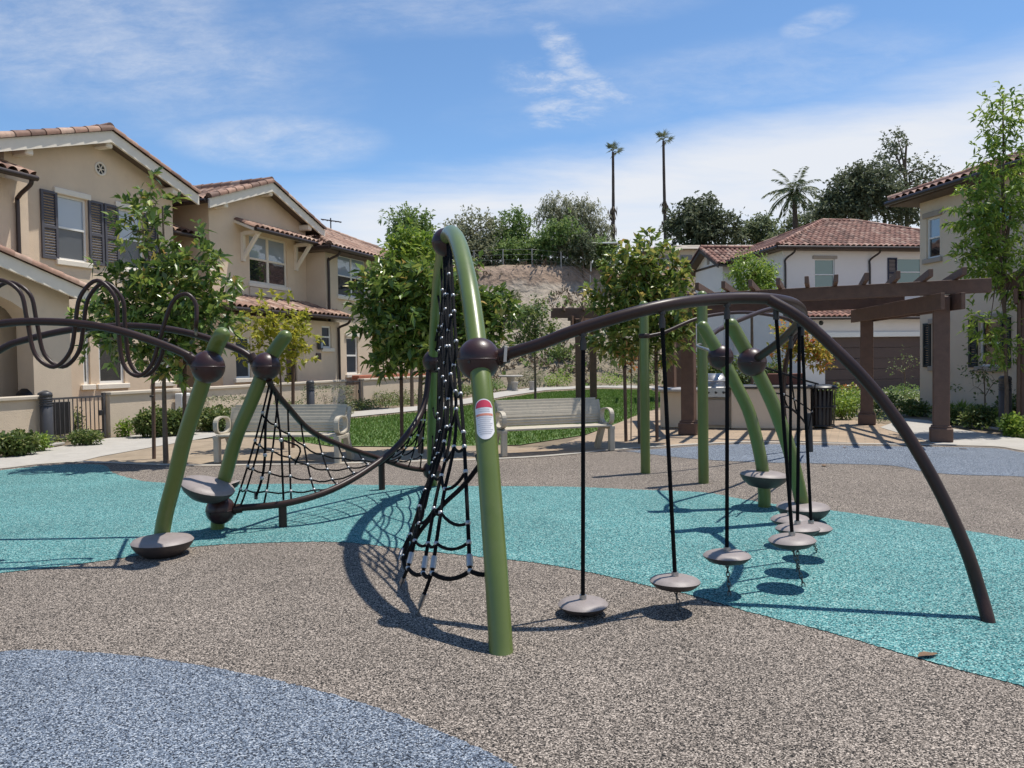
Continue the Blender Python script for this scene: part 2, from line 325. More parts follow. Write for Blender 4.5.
glass('glass_sky_pale', (.33,.39,.45)); glass('glass_screen', (.085,.09,.095), .25, .5); glass('glass_dark', (.018,.020,.024)); glass('glass_green', (.10,.19,.16)); glass('glass_sky', (.30,.37,.46))  # the pale blue panes have a sky reflection put into their base colour
def paver_mat():
    m,N,L,b = newmat('paver'); b.inputs['Roughness'].default_value = .9
    tc = N.new('ShaderNodeTexCoord'); mp = N.new('ShaderNodeMapping'); mp.inputs['Rotation'].default_value = (0,0,.42); L.new(tc.outputs['Object'], mp.inputs[0])
    br = N.new('ShaderNodeTexBrick'); br.inputs['Scale'].default_value = 1; br.inputs['Brick Width'].default_value = .3; br.inputs['Row Height'].default_value = .15; br.inputs['Mortar Size'].default_value = .008
    br.inputs['Color1'].default_value = (.37,.275,.185,1); br.inputs['Color2'].default_value = (.31,.23,.16,1); br.inputs['Mortar'].default_value = (.22,.18,.13,1); L.new(mp.outputs[0], br.inputs[0])
    n = N.new('ShaderNodeTexNoise'); n.inputs['Scale'].default_value = .9; n.inputs['Detail'].default_value = 6; L.new(tc.outputs['Object'], n.inputs['Vector'])
    mr = N.new('ShaderNodeMapRange'); mr.inputs[1].default_value = .3; mr.inputs[2].default_value = .7; mr.inputs[3].default_value = .82; mr.inputs[4].default_value = 1.15; L.new(n.outputs[0], mr.inputs[0])
    ml = N.new('ShaderNodeMix'); ml.data_type = 'RGBA'; ml.blend_type = 'MULTIPLY'; ml.inputs[0].default_value = 1; L.new(br.outputs[0], ml.inputs[6]); L.new(mr.outputs[0], ml.inputs[7]); L.new(ml.outputs[2], b.inputs['Base Color'])
paver_mat()
def hill_mat():
    m,N,L,b = newmat('hill_dirt'); b.inputs['Roughness'].default_value = .95
    tc = N.new('ShaderNodeTexCoord'); sp = N.new('ShaderNodeSeparateXYZ'); L.new(tc.outputs['Object'], sp.inputs[0])
    n = N.new('ShaderNodeTexNoise'); n.inputs['Scale'].default_value = .45; n.inputs['Detail'].default_value = 9; n.inputs['Roughness'].default_value = .7; L.new(tc.outputs['Object'], n.inputs['Vector'])
    ad = N.new('ShaderNodeMath'); ad.operation = 'MULTIPLY_ADD'; L.new(n.outputs[0], ad.inputs[0]); ad.inputs[1].default_value = 2.2; L.new(sp.outputs[2], ad.inputs[2])
    mr = N.new('ShaderNodeMapRange'); mr.inputs[1].default_value = 0; mr.inputs[2].default_value = 12; L.new(ad.outputs[0], mr.inputs[0])
    r = ramp(N, [(0,(.17,.14,.09)),(.5,(.29,.245,.19)),(.70,(.31,.26,.205)),(.75,(.27,.19,.135)),(.84,(.31,.225,.165)),(.88,(.18,.16,.10)),(1,(.14,.14,.075))]); L.new(mr.outputs[0], r.inputs[0])
    n2 = N.new('ShaderNodeTexNoise'); n2.inputs['Scale'].default_value = 2.5; n2.inputs['Detail'].default_value = 8; L.new(tc.outputs['Object'], n2.inputs['Vector'])
    m2 = N.new('ShaderNodeMapRange'); m2.inputs[1].default_value = .3; m2.inputs[2].default_value = .7; m2.inputs[3].default_value = .7; m2.inputs[4].default_value = 1.25; L.new(n2.outputs[0], m2.inputs[0])
    ml = N.new('ShaderNodeMix'); ml.data_type = 'RGBA'; ml.blend_type = 'MULTIPLY'; ml.inputs[0].default_value = 1; L.new(r.outputs[0], ml.inputs[6]); L.new(m2.outputs[0], ml.inputs[7]); L.new(ml.outputs[2], b.inputs['Base Color'])
    bp = N.new('ShaderNodeBump'); bp.inputs['Strength'].default_value = .8; bp.inputs['Distance'].default_value = .3; L.new(n2.outputs[0], bp.inputs['Height']); L.new(bp.outputs[0], b.inputs['Normal'])
hill_mat()

# ------------------------------------------------------------------ ground
def sheet(name, pts, z, mat, kind='structure'):
    mb = MB(); mb.add([(p[0],p[1],z) for p in pts], [tuple(range(len(pts)))])
    o = mb.build(name, mat); tag(o, kind=kind); return o
def gp(*pp): return [G(x,y) for x,y in pp]
def curve(pp, n=6):
    P = crom([G(x,y) for x,y in pp], n*5)
    return [p+Vector((random.uniform(-1,1),random.uniform(-1,1),0))*min(.012,.003+p.y*.001) for p in P]
mb = MB(); mb.add([(-600,-60,-.03),(600,-60,-.03),(600,900,-.03),(-600,900,-.03)], [(0,1,2,3)]); tag(mb.build('ground','soil'), kind='structure')
# rubber play surface: outer edge follows the concrete edging
EDGE = [(-200,492),(-90,477),(0,469),(40,464.5),(75,462.5),(110,463.5),(185,466),(280,465),(356,463.5),(430,461.5),(505,459),(560,455.5),(617,450),(660,447),(700,444.5),(747,442.5),(816,443.5),(904,445),(990,446.5),(1024,451),(1100,462),(1250,490)]
edge_pts = crom([G(x,y) for x,y in EDGE], 5)
sheet('rubber_surface', edge_pts+[Vector((14,-6,0)),Vector((-14,-6,0))], 0.0, 'rubber_tan')
teal = curve([(-260,505),(-90,478.5),(0,470.5),(40,466.2),(75,464.4),(104,465.5),(113,473),(137,480),(157,482.5),(215,485),(290,484),(360,485),(430,486),(505,486.5),(570,487),(640,490),(702,492.5),(740,499),(780,505),(830,510.5),(900,520.5),(1009,538),(1100,556),(1300,600)],5) \
     + curve([(1400,790),(1200,735),(1024,687),(959,670),(902,654),(827,632),(752,613),(689,595),(647,586),(610,577),(560,567),(510,560),(420,551),(356,543.5),(307,542),(240,544),(190,547.5),(130,557),(60,567),(0,573.5),(-80,586),(-260,610)],5)
sheet('teal_rubber', teal, .004, 'rubber_teal')
sheet('blue_rubber', curve([(-150,668),(0,652),(60,651),(150,658.5),(250,675),(350,700),(430,728),(490,754),(530,778),(560,810)],6)+[G(560,1500),G(-400,1500)], .004, 'rubber_blue')
sheet('blue_rubber', curve([(625,451.2),(660,449),(700,446.3),(747,444.3),(816,445.3),(904,446.8),(990,448.2),(1024,452.8),(1100,464),(1250,492)],5)+curve([(1250,520),(1100,486),(1024,477),(960,475),(923,471.5),(887,465.5),(811,463.5),(760,462.5),(700,459.5),(660,455.5)],5), .004, 'rubber_blue')
# concrete edging strip just outside the rubber
def strip(pts, w0, w1, z, name, mat):
    mb = MB(); L_ = []; n = len(pts)
    for i,p in enumerate(pts):
        t = pts[min(i+1,n-1)]-pts[max(i-1,0)]; nn = Vector((-t.y,t.x,0)).normalized()
        L_ += [(p.x+nn.x*w0,p.y+nn.y*w0,z),(p.x+nn.x*w1,p.y+nn.y*w1,z)]
    mb.add(L_, [(2*i,2*i+2,2*i+3,2*i+1) for i in range(n-1)]); return tag(mb.build(name, mat), kind='structure')
strip(edge_pts, -.02, .13, .009, 'concrete_edging', 'curb')
# sand bed left, paver plaza right, curved concrete path and lawn
sheet('sand_bed', gp((60,468),(62,462),(110,453),(175,441),(235,436),(300,441),(330,446),(400,446.5),(500,444),(520,447),(560,445),(560,462),(300,470)), -.014, 'sand')
sheet('paver_plaza', gp((485,470),(486,452),(560,444.5),(622,421),(645,411),(700,405),(780,404),(840,418),(895,425),(945,434),(975,441),(985,452),(700,462)), -.010, 'paver')
sheet('concrete_path', gp((-220,515),(-220,485),(0,455),(60,446),(110,437.5),(180,430),(215,425.5),(300,417),(352,411.5),(420,405.5),(460,399.5),(500,391.5),(535,387.2),(600,384.6),(660,385.5),(660,388.2),(600,387.2),(545,390),(505,396),(470,403),(420,410),(352,416.5),(300,424),(240,432),(185,441),(100,456),(68,464),(0,472)), -.006, 'concrete')
sheet('concrete_walk', gp((880,427),(905,418),(928,420),(950,428),(985,433),(1024,438.5),(1150,452),(1200,480),(1024,455),(985,449),(940,445)), -.004, 'concrete')
sheet('asphalt_court', [(10,24,0),(19,25,0),(19,40,0),(9,40,0)], -.020, 'concrete')
lawn_poly = gp((240,434),(300,426),(352,418.5),(420,412),(470,405),(505,398),(545,392),(600,389),(660,390),(690,396),(648,411),(622,421),(585,434),(520,444),(420,446),(330,445),(290,440))
sheet('lawn', lawn_poly, -.012, 'lawn')
def inpoly(x, y, poly):
    c = np.zeros(len(x), bool); n = len(poly)
    for i in range(n):
        a = poly[i]; b = poly[i-1]
        c ^= ((a.y > y) != (b.y > y)) & (x < (b.x-a.x)*(y-a.y)/(b.y-a.y+1e-12)+a.x)
    return c
def grass_blades(name, poly, n, h, mat):
    xs = [p.x for p in poly]; ys = [p.y for p in poly]
    x = rng.uniform(min(xs),max(xs),n*4); y = rng.uniform(min(ys),max(ys),n*4)
    k = inpoly(x,y,poly); x = x[k][:n]; y = y[k][:n]; m = len(x)
    a = rng.uniform(0,2*np.pi,m); w = .012; hh = h*rng.uniform(.5,1.2,m); lx = rng.normal(0,.025,m); ly = rng.normal(0,.025,m)
    V = np.empty((m,3,3)); z0 = -.012
    V[:,0] = np.stack([x-w*np.cos(a),y-w*np.sin(a),np.full(m,z0)],1); V[:,1] = np.stack([x+w*np.cos(a),y+w*np.sin(a),np.full(m,z0)],1); V[:,2] = np.stack([x+lx,y+ly,z0+hh],1)
    me = bpy.data.meshes.new(name); me.from_pydata(V.reshape(-1,3).tolist(), [], np.arange(m*3).reshape(-1,3).tolist()); me.materials.append(MATS[mat])
    return tag(link(name, me), 'short mown green grass of the lawn behind the two benches', 'grass', kind='stuff')
grass_blades('lawn_grass', lawn_poly, 60000, .06, 'grass_blade')

# ------------------------------------------------------------------ foliage tools
def leaf_mesh(P, D, L, Wd, droop=.25):
    n = len(P); D = D/np.linalg.norm(D,axis=1,keepdims=True)
    rv = rng.normal(size=(n,3))*.55; rv[:,2] += 1.0; S = np.cross(D, rv); S /= np.linalg.norm(S,axis=1,keepdims=True)+1e-9
    l = (L*rng.uniform(.65,1.25,n))[:,None]; w = (Wd*rng.uniform(.7,1.25,n))[:,None]; dz = np.zeros((n,3)); dz[:,2] = -droop
    tip = P + D*l + dz*l; mid = P + D*l*.5 + dz*l*.15
    V = np.empty((n,4,3)); V[:,0] = P; V[:,1] = mid+S*w*.5; V[:,2] = tip; V[:,3] = mid-S*w*.5
    return V.reshape(-1,3)
def foliage(name, V, mat, parent=None):
    n = len(V)//4; me = bpy.data.meshes.new(name)
    me.from_pydata(V.tolist(), [], np.arange(n*4).reshape(-1,4).tolist()); me.materials.append(MATS[mat] if isinstance(mat,str) else mat); me.update()
    return link(name, me, parent)
def blob_points(blobs, n, shell=2.4, noise=.10):
    w = np.array([b[3]*b[4]*b[5] for b in blobs])**.75; w /= w.sum(); cnt = rng.multinomial(n, w); P = []; O = []
    for b,c in zip(blobs,cnt):
        d = rng.normal(size=(c,3)); d /= np.linalg.norm(d,axis=1,keepdims=True)+1e-9
        r = rng.uniform(0,1,c)**(1/shell); lump = 1+noise*np.sin(d[:,0]*5+b[0]*3)*np.cos(d[:,2]*6+b[1]*2)+noise*.6*np.sin(d[:,1]*11+d[:,2]*9)
        P.append(np.array(b[:3])+d*(r*lump)[:,None]*np.array(b[3:6])); O.append(d)
    return np.concatenate(P), np.concatenate(O)
def crown_leaves(blobs, clusters, per, L, Wd, spread=.06, droop=.25, up=.35, shell=2.4, noise=.12):
    C, O = blob_points(blobs, clusters, shell, noise)
    # every cluster is a shoot that grows out and up; its leaves sit in whorls towards the tip
    A = O*.75+rng.normal(0,.45,O.shape); A[:,2] += up+.25; A /= np.linalg.norm(A,axis=1,keepdims=True)
    ln = spread*3.4*rng.uniform(.5,1.6,clusters); t = rng.uniform(.15,1,(clusters,per))**.7
    P = (C[:,None]+A[:,None]*(ln[:,None]*t)[:,:,None]).reshape(-1,3)+rng.normal(0,spread*.18,(clusters*per,3))
    D = rng.normal(0,.75,(clusters*per,3))+np.repeat(A,per,0)*.65; D[:,2] += .1
    return leaf_mesh(P, D, L, Wd, droop)
def shrink(blobs, k=.86):
    c = np.mean([b[:3] for b in blobs],0); return [tuple(c+(np.array(b[:3])-c)*(.5+.5*k))+(b[3]*k,b[4]*k,b[5]*k) for b in blobs]
def tree(name, label, cat, base, blobs, mat, clusters, per, L, Wd, trunk_r=.04, group=None, spread=.06, droop=.25, up=.35, shell=2.4, noise=.12, limbs=True, bark='bark', trunk_top=None, flowers=0, fork=.55, dens=None):
    """blobs in world coordinates; trunk rises from base"""
    base = Vector(base); t = thing(name, label, cat, base, 0, group); blobs = shrink(blobs)
    bl = [(b[0]-base.x,b[1]-base.y,b[2]-base.z,b[3],b[4],b[5]) for b in blobs]
    cz = min(b[2]-b[5]*.6 for b in bl); mx = max(b[2] for b in bl)
    top = Vector((np.mean([b[0] for b in bl]), np.mean([b[1] for b in bl]), mx)) if trunk_top is None else Vector(trunk_top)-base
    mb = MB(); j = Vector((top.x*.15, top.y*.15, max(cz,.1)))
    mid = j.lerp(top,.5)+Vector((random.uniform(-.1,.1)*cz*.3,0,0))
    mb.tube(crom([Vector((0,0,-.05)), Vector((random.uniform(-.02,.02),0,j.z*.5)), j, mid, top],6), [trunk_r*(1.15-.8*i/24) for i in range(25)], 8)
    if limbs:
        for b in bl:
            a = j.lerp(top, random.uniform(.0,fork)); e = Vector(b[:3])+Vector((0,0,b[5]*.25)); m = a.lerp(e,.5)+Vector((0,0,.12*(e-a).length))
            mb.tube(crom([a,m,e],5), [trunk_r*.5*(1-.75*i/10) for i in range(11)], 6)
            for q in range(3):
                a2 = m.lerp(e, random.random()); d = Vector((random.uniform(-1,1)*b[3],random.uniform(-1,1)*b[4],random.uniform(-.5,.9)*b[5]))*.8
                mb.tube([a2, a2+d*.5+Vector((0,0,.05)), a2+d], [trunk_r*.25,trunk_r*.16,trunk_r*.06], 5)
    mb.build('trunk', bark, t)
    foliage('crown', crown_leaves(bl, clusters, per, L, Wd, spread, droop, up, shell, noise), mat, t)
    if flowers:
        C,O = blob_points(bl, flowers, 8)
        for c,o in zip(C,O):
            if o[1] > .3: continue
            mb = MB(); p = Vector(c)
            for k in range(6):
                a = k*1.05+random.random(); d = Vector((math.cos(a)*.09,math.sin(a)*.09,.045)); s = Vector((-math.sin(a),math.cos(a),0))*.035
                mb.add([p, p+d*.6+s, p+d, p+d*.6-s], [(0,1,2,3)])
            mb.build('flower','flower_white',t)
    return t
def bush(name, label, cat, c, rx, ry, h, mat, n, L=.06, Wd=.035, group=None, box=False, lump=.18, stem=True):
    """shrub standing on the ground at c: uneven crown of leaves on short stems"""
    t = thing(name, label, cat, (c[0],c[1],0), 0, group)
    if box:
        d = rng.uniform(-1,1,(n,3)); ax = rng.integers(0,3,n); sg = np.where(rng.random(n) < .5,-1,1.); 
        for a in range(3): d[ax == a, a] = (sg*rng.uniform(.82,1.03,n))[ax == a]
        P = d*np.array([rx,ry,h/2]); P[:,2] += h/2+.02; O = d
        P += rng.normal(0,.025,(n,3))
    else:
        k = 5; bl = [(0,0,h*.5,rx*.85,ry*.85,h*.5)]
        for i in range(k):
            a = 2*math.pi*i/k+random.random(); q = random.uniform(.45,.75)
            bl.append((math.cos(a)*rx*q, math.sin(a)*ry*q, h*random.uniform(.35,.62), rx*.45, ry*.45, h*random.uniform(.3,.42)))
        P,O = blob_points(bl, n, 3.2, lump)
    P[:,2] = np.maximum(P[:,2], .01); D = O*.8+rng.normal(0,.6,P.shape); D[:,2] += .4
    if stem:
        mb = MB()
        for i in range(5):
            a = random.random()*6.28; q = random.uniform(.2,.6)
            mb.tube([(0,0,-.02),(math.cos(a)*rx*q*.5,math.sin(a)*ry*q*.5,h*.35),(math.cos(a)*rx*q,math.sin(a)*ry*q,h*.75)], [.012,.009,.004], 5)
        mb.build('stem','bark',t)
    foliage('foliage', leaf_mesh(P,D,L,Wd), mat, t); return t

# ------------------------------------------------------------------ house tools
def wallface(mb, x0, x1, z0, z1, y, holes=(), depth=.12):
    xs = sorted({x0,x1,*[min(max(v,x0),x1) for h in holes for v in h[:2]]}); zs = sorted({z0,z1,*[min(max(v,z0),z1) for h in holes for v in h[2:4]]})
    for i in range(len(xs)-1):
        for j in range(len(zs)-1):
            cx = (xs[i]+xs[i+1])/2; cz = (zs[j]+zs[j+1])/2
            if any(h[0] < cx < h[1] and h[2] < cz < h[3] for h in holes): continue
            mb.quad((xs[i],y,zs[j]),(xs[i+1],y,zs[j]),(xs[i+1],y,zs[j+1]),(xs[i],y,zs[j+1]))
    for a,b,c,d in [h[:4] for h in holes]:
        e = y+depth
        mb.quad((a,y,c),(a,y,d),(a,e,d),(a,e,c)); mb.quad((b,y,d),(b,y,c),(b,e,c),(b,e,d)); mb.quad((a,y,d),(b,y,d),(b,e,d),(a,e,d)); mb.quad((b,y,c),(a,y,c),(a,e,c),(b,e,c))
def window(root, x0, x1, z0, z1, y, n=1, rail=.5, up='glass_sky_pale', low='glass_screen', fw=.05, mat='white_trim', sill=True, head=False, name='window', depth=.1, trim='trim'):
    mb = MB(); e = y+depth-.05
    def fr(a,b,c,d): mb.box((a,e,c),(b,e+.05,d))
    cols = [x0+(x1-x0)*i/n for i in range(n+1)]
    fr(x0,x0+fw,z0,z1); fr(x1-fw,x1,z0,z1); fr(x0+fw,x1-fw,z0,z0+fw); fr(x0+fw,x1-fw,z1-fw,z1)
    for c in cols[1:-1]: fr(c-fw*.8,c+fw*.8,z0+fw,z1-fw)
    zm = z0+(z1-z0)*rail
    for i in range(n):
        a = cols[i]+(fw if i == 0 else fw*.8); b = cols[i+1]-(fw if i == n-1 else fw*.8)
        if rail: mb.box((a,e-.012,zm-fw*.45),(b,e+.048,zm+fw*.45))
    w = mb.build(name, mat, root)
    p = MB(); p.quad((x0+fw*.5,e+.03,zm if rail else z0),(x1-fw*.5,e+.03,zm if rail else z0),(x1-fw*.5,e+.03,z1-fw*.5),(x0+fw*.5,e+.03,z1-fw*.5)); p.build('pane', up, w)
    if rail: p = MB(); p.quad((x0+fw*.5,e+.03,z0+fw*.5),(x1-fw*.5,e+.03,z0+fw*.5),(x1-fw*.5,e+.03,zm),(x0+fw*.5,e+.03,zm)); p.build('pane', low, w)
    if sill: s = MB(); s.box((x0-.1,y-.07,z0-.13),(x1+.1,y+.02,z0-.002),bev=.012); s.build('sill', trim, w)
    if head: s = MB(); s.box((x0-.1,y-.06,z1+.002),(x1+.1,y+.02,z1+.14),bev=.012); s.build('lintel', trim, w)
    return w
def shutter(root, x0, x1, z0, z1, y, mat):
    mb = MB(); t = .05; f = .06
    mb.box((x0,y-t,z0),(x0+f,y-.004,z1)); mb.box((x1-f,y-t,z0),(x1,y-.004,z1)); zm = (z0+z1)/2-.05
    for c,d in ((z0,z0+f),(zm-f/2,zm+f/2),(z1-f,z1)): mb.box((x0+f,y-t,c),(x1-f,y-.004,d))
    for a,b in ((z0+f,zm-f/2),(zm+f/2,z1-f)):
        n = max(4,int((b-a)/.06))
        for i in range(n):
            z = a+(b-a)*(i+.5)/n; mb.add([(x0+f,y-.04,z-.022),(x1-f,y-.04,z-.022),(x1-f,y-.012,z+.022),(x0+f,y-.012,z+.022)],[(0,1,2,3)])
    return mb.build('shutter', mat, root)
def tiles(mb, P0, U, V, length, ulo, uhi, pitch=.27, course=.42, amp=.085):
    P0 = Vector(P0); U = Vector(U).normalized(); V = Vector(V).normalized(); N = U.cross(V).normalized()
    nc = max(1,round(length/course)); cl = length/nc; seg = 6
    umin = min(ulo(0),ulo(length)); umax = max(uhi(0),uhi(length)); n0 = math.floor(umin/pitch); n1 = math.ceil(umax/pitch)
    for c in range(nc):
        v0 = c*cl; v1 = v0+cl*1.0
        for k in range(n0,n1):
            us = [(k+i/seg)*pitch for i in range(seg+1)]
            lo0,hi0,lo1,hi1 = ulo(v0),uhi(v0),ulo(v1),uhi(v1)
            if us[-1] <= min(lo0,lo1) or us[0] >= max(hi0,hi1): continue
            vs = []
            for v,lo,hi,lift in ((v0,lo0,hi0,.016),(v1,lo1,hi1,.0)):
                for u in us:
                    uc = min(max(u,lo),hi); ph = (u/pitch)%1 if u != us[-1] else 1
                    h = amp*(abs(math.sin(math.pi*ph))**.75)
                    vs.append(P0+U*uc+V*v+N*(h+lift))
            s1 = seg+1; fs = [(i,i+1,s1+i+1,s1+i) for i in range(seg)]
            # butt end of the tile
            b = len(vs); vs += [P0+U*min(max(u,lo0),hi0)+V*v0+N*-.01 for u in us]; fs += [(b+i,b+i+1,i+1,i) for i in range(seg)] if c else []
            mb.add(vs, fs, random.random(), True)
def ridge_tiles(mb, a, b, r=.10, step=.38):
    a = Vector(a); b = Vector(b); n = max(1,round((b-a).length/step)); t = (b-a).normalized()
    for i in range(n):
        p = a.lerp(b,i/n); q = a.lerp(b,(i+1)/n)+t*.04
        rr = [r*1.08, r*.9]; s = t.cross(Vector((0,0,1))).normalized(); u = s.cross(t); vs = []
        for P,rad in ((p,rr[0]),(q,rr[1])):
            for k in range(9): an = R(-20+220*k/8); vs.append(P+s*math.cos(an)*rad+u*math.sin(an)*rad)
        mb.add(vs, [(k,k+1,9+k+1,9+k) for k in range(8)], random.random(), True)
        mb.add([p]+vs[:9], [(0,k+2,k+1) for k in range(8)], .05)
def gable_roof(root, x0, x1, ze, zp, y0, y1, oh=.45, side=.5, tile='roof_tile', fascia='trim', corbels=True, xm=None):
    """front gable: ridge runs along +y; x0,x1 wall corners, ze/zp wall eave and peak heights"""
    xm = (x0+x1)/2 if xm is None else xm; yf = y0-oh
    mt = MB(); ms = MB(); mf = MB()
    for sgn,xe in ((-1,x0),(1,x1)):
        sl = (zp-ze)/abs(xm-xe); ex = xe+sgn*side; ez = ze-sl*side+.10; T = zp+.10
        V = Vector((xm-ex,0,T-ez)); Ln = V.length; V.normalize(); U = Vector((0,-1,0)) if sgn < 0 else Vector((0,1,0))
        P0 = Vector((ex, y1 if sgn < 0 else yf, ez))
        tiles(mt, P0, U, V, Ln, lambda v: 0, lambda v: (y1-yf))
        ms.add([(ex,yf,ez-.02),(xm,yf,T-.02),(xm,y1,T-.02),(ex,y1,ez-.02),(ex,yf+.03,ez-.12),(xm,yf+.03,T-.12),(xm,y1,T-.12),(ex,y1,ez-.12)], [(0,3,2,1),(4,5,6,7),(0,4,7,3),(0,1,5,4)])
        # bargeboard under the rake and barrel tiles along it
        d = .24
        mf.add([(ex,yf-.03,ez-.02-d),(xm,yf-.03,T-.02-d),(xm,yf-.03,T+.015),(ex,yf-.03,ez+.015),(ex,yf+.03,ez-.02-d),(xm,yf+.03,T-.02-d),(xm,yf+.03,T+.015),(ex,yf+.03,ez+.015)], [(0,1,2,3),(4,7,6,5),(0,4,5,1),(3,2,6,7),(0,3,7,4),(1,5,6,2)])
        ridge_tiles(mt, (ex,yf,ez+.06), (xm,yf,T+.06), .10)
        g = MB(); gx = ex+sgn*.05; g.tube([(gx,yf+.06,ez-.04),(gx,y1,ez-.04)], .06, 8); g.build('gutter','gutter',root)
    ridge_tiles(mt, (xm,yf,zp+.19), (xm,y1,zp+.19), .12)
    rf = mt.build('roof', tile, root); ms.build('soffit','soffit',rf); mf.build('bargeboard', fascia, rf)
    if corbels:
        for f in (.06,.5,.94):
            x = x0+(x1-x0)*f; z = ze+(zp-ze)*(1-abs(f-.5)*2)-.16
            c = MB(); c.box((x-.1,yf+.04,z-.13),(x+.1,y0+.02,z+.07),bev=.03); c.build('corbel', fascia, root)
    return rf
def hip_roof(root, x0, x1, y0, y1, ze, rise, oh=.5, tile='roof_tile', gut='gutter'):
    ax,bx,ay,by = x0-oh,x1+oh,y0-oh,y1+oh; mt = MB(); wx = bx-ax; wy = by-ay
    if wx >= wy: run = wy/2; ra = Vector((ax+run,(ay+by)/2,ze+rise)); rb = Vector((bx-run,(ay+by)/2,ze+rise))
    else: run = wx/2; ra = Vector(((ax+bx)/2,ay+run,ze+rise)); rb = Vector(((ax+bx)/2,by-run,ze+rise))
    sl = math.hypot(run,rise)
    for P,U,In,wd in (((ax,ay,ze),(1,0,0),(0,1,0),wx),((bx,ay,ze),(0,1,0),(-1,0,0),wy),((bx,by,ze),(-1,0,0),(0,-1,0),wx),((ax,by,ze),(0,-1,0),(1,0,0),wy)):
        V = Vector(In)*run+Vector((0,0,rise))
        tiles(mt, P, U, V, sl, lambda v: v/sl*run, lambda v,wd=wd: wd-v/sl*run)
    up = Vector((0,0,.06))
    for c,r in (((ax,ay,ze),ra),((ax,by,ze),ra if wx >= wy else rb),((bx,ay,ze),rb if wx >= wy else ra),((bx,by,ze),rb)): ridge_tiles(mt, Vector(c)+up, r+up, .10)
    if (rb-ra).length > .3: ridge_tiles(mt, ra+up, rb+up, .11)
    rf = mt.build('roof', tile, root)
    s = MB(); s.box((ax+.03,ay+.03,ze-.14),(bx-.03,by-.03,ze-.03)); s.build('soffit','soffit',rf)
    g = MB(); q = [(ax-.05,ay-.05,ze-.05),(bx+.05,ay-.05,ze-.05),(bx+.05,by+.05,ze-.05),(ax-.05,by+.05,ze-.05)]
    for i in range(4): g.tube([q[i],q[(i+1)%4]], .065, 8)
    g.build('gutter', gut, root); return rf
def shed_roof(root, x0, x1, y0, run, z_low, rise, tile='roof_tile', name='roof', side=.15, fascia=None):
    """pent roof leaning on the wall at y0, coming forward by run"""
    mt = MB(); V = Vector((0,run,rise)); tiles(mt, (x0-side,y0-run,z_low), (1,0,0), V, V.length, lambda v: 0, lambda v: x1-x0+2*side, pitch=.25)
    rf = mt.build(name, tile, root)
    s = MB(); a,b = x0-side,x1+side; s.add([(a,y0-run+.02,z_low-.10),(b,y0-run+.02,z_low-.10),(b,y0,z_low-.10+rise),(a,y0,z_low-.10+rise),(a,y0-run+.02,z_low-.015),(b,y0-run+.02,z_low-.015),(b,y0,z_low+rise-.015),(a,y0,z_low+rise-.015)], [(0,3,2,1),(4,5,6,7),(0,1,5,4),(0,4,7,3),(1,2,6,5)])
    s.build('soffit', fascia or 'soffit', rf)
    g = MB(); g.tube([(a,y0-run-.05,z_low-.05),(b,y0-run-.05,z_low-.05)], .06, 8); g.build('gutter','gutter',root); return rf
def downspout(root, pts):
    mb = MB(); mb.tube(crom(pts,4), .045, 8); mb.build('downspout','gutter',root)
def body(mb, x0, x1, y0, y1, z1):
    mb.quad((x0,y1,0),(x0,y0,0),(x0,y0,z1),(x0,y1,z1)); mb.quad((x1,y0,0),(x1,y1,0),(x1,y1,z1),(x1,y0,z1)); mb.quad((x1,y1,0),(x0,y1,0),(x0,y1,z1),(x1,y1,z1))
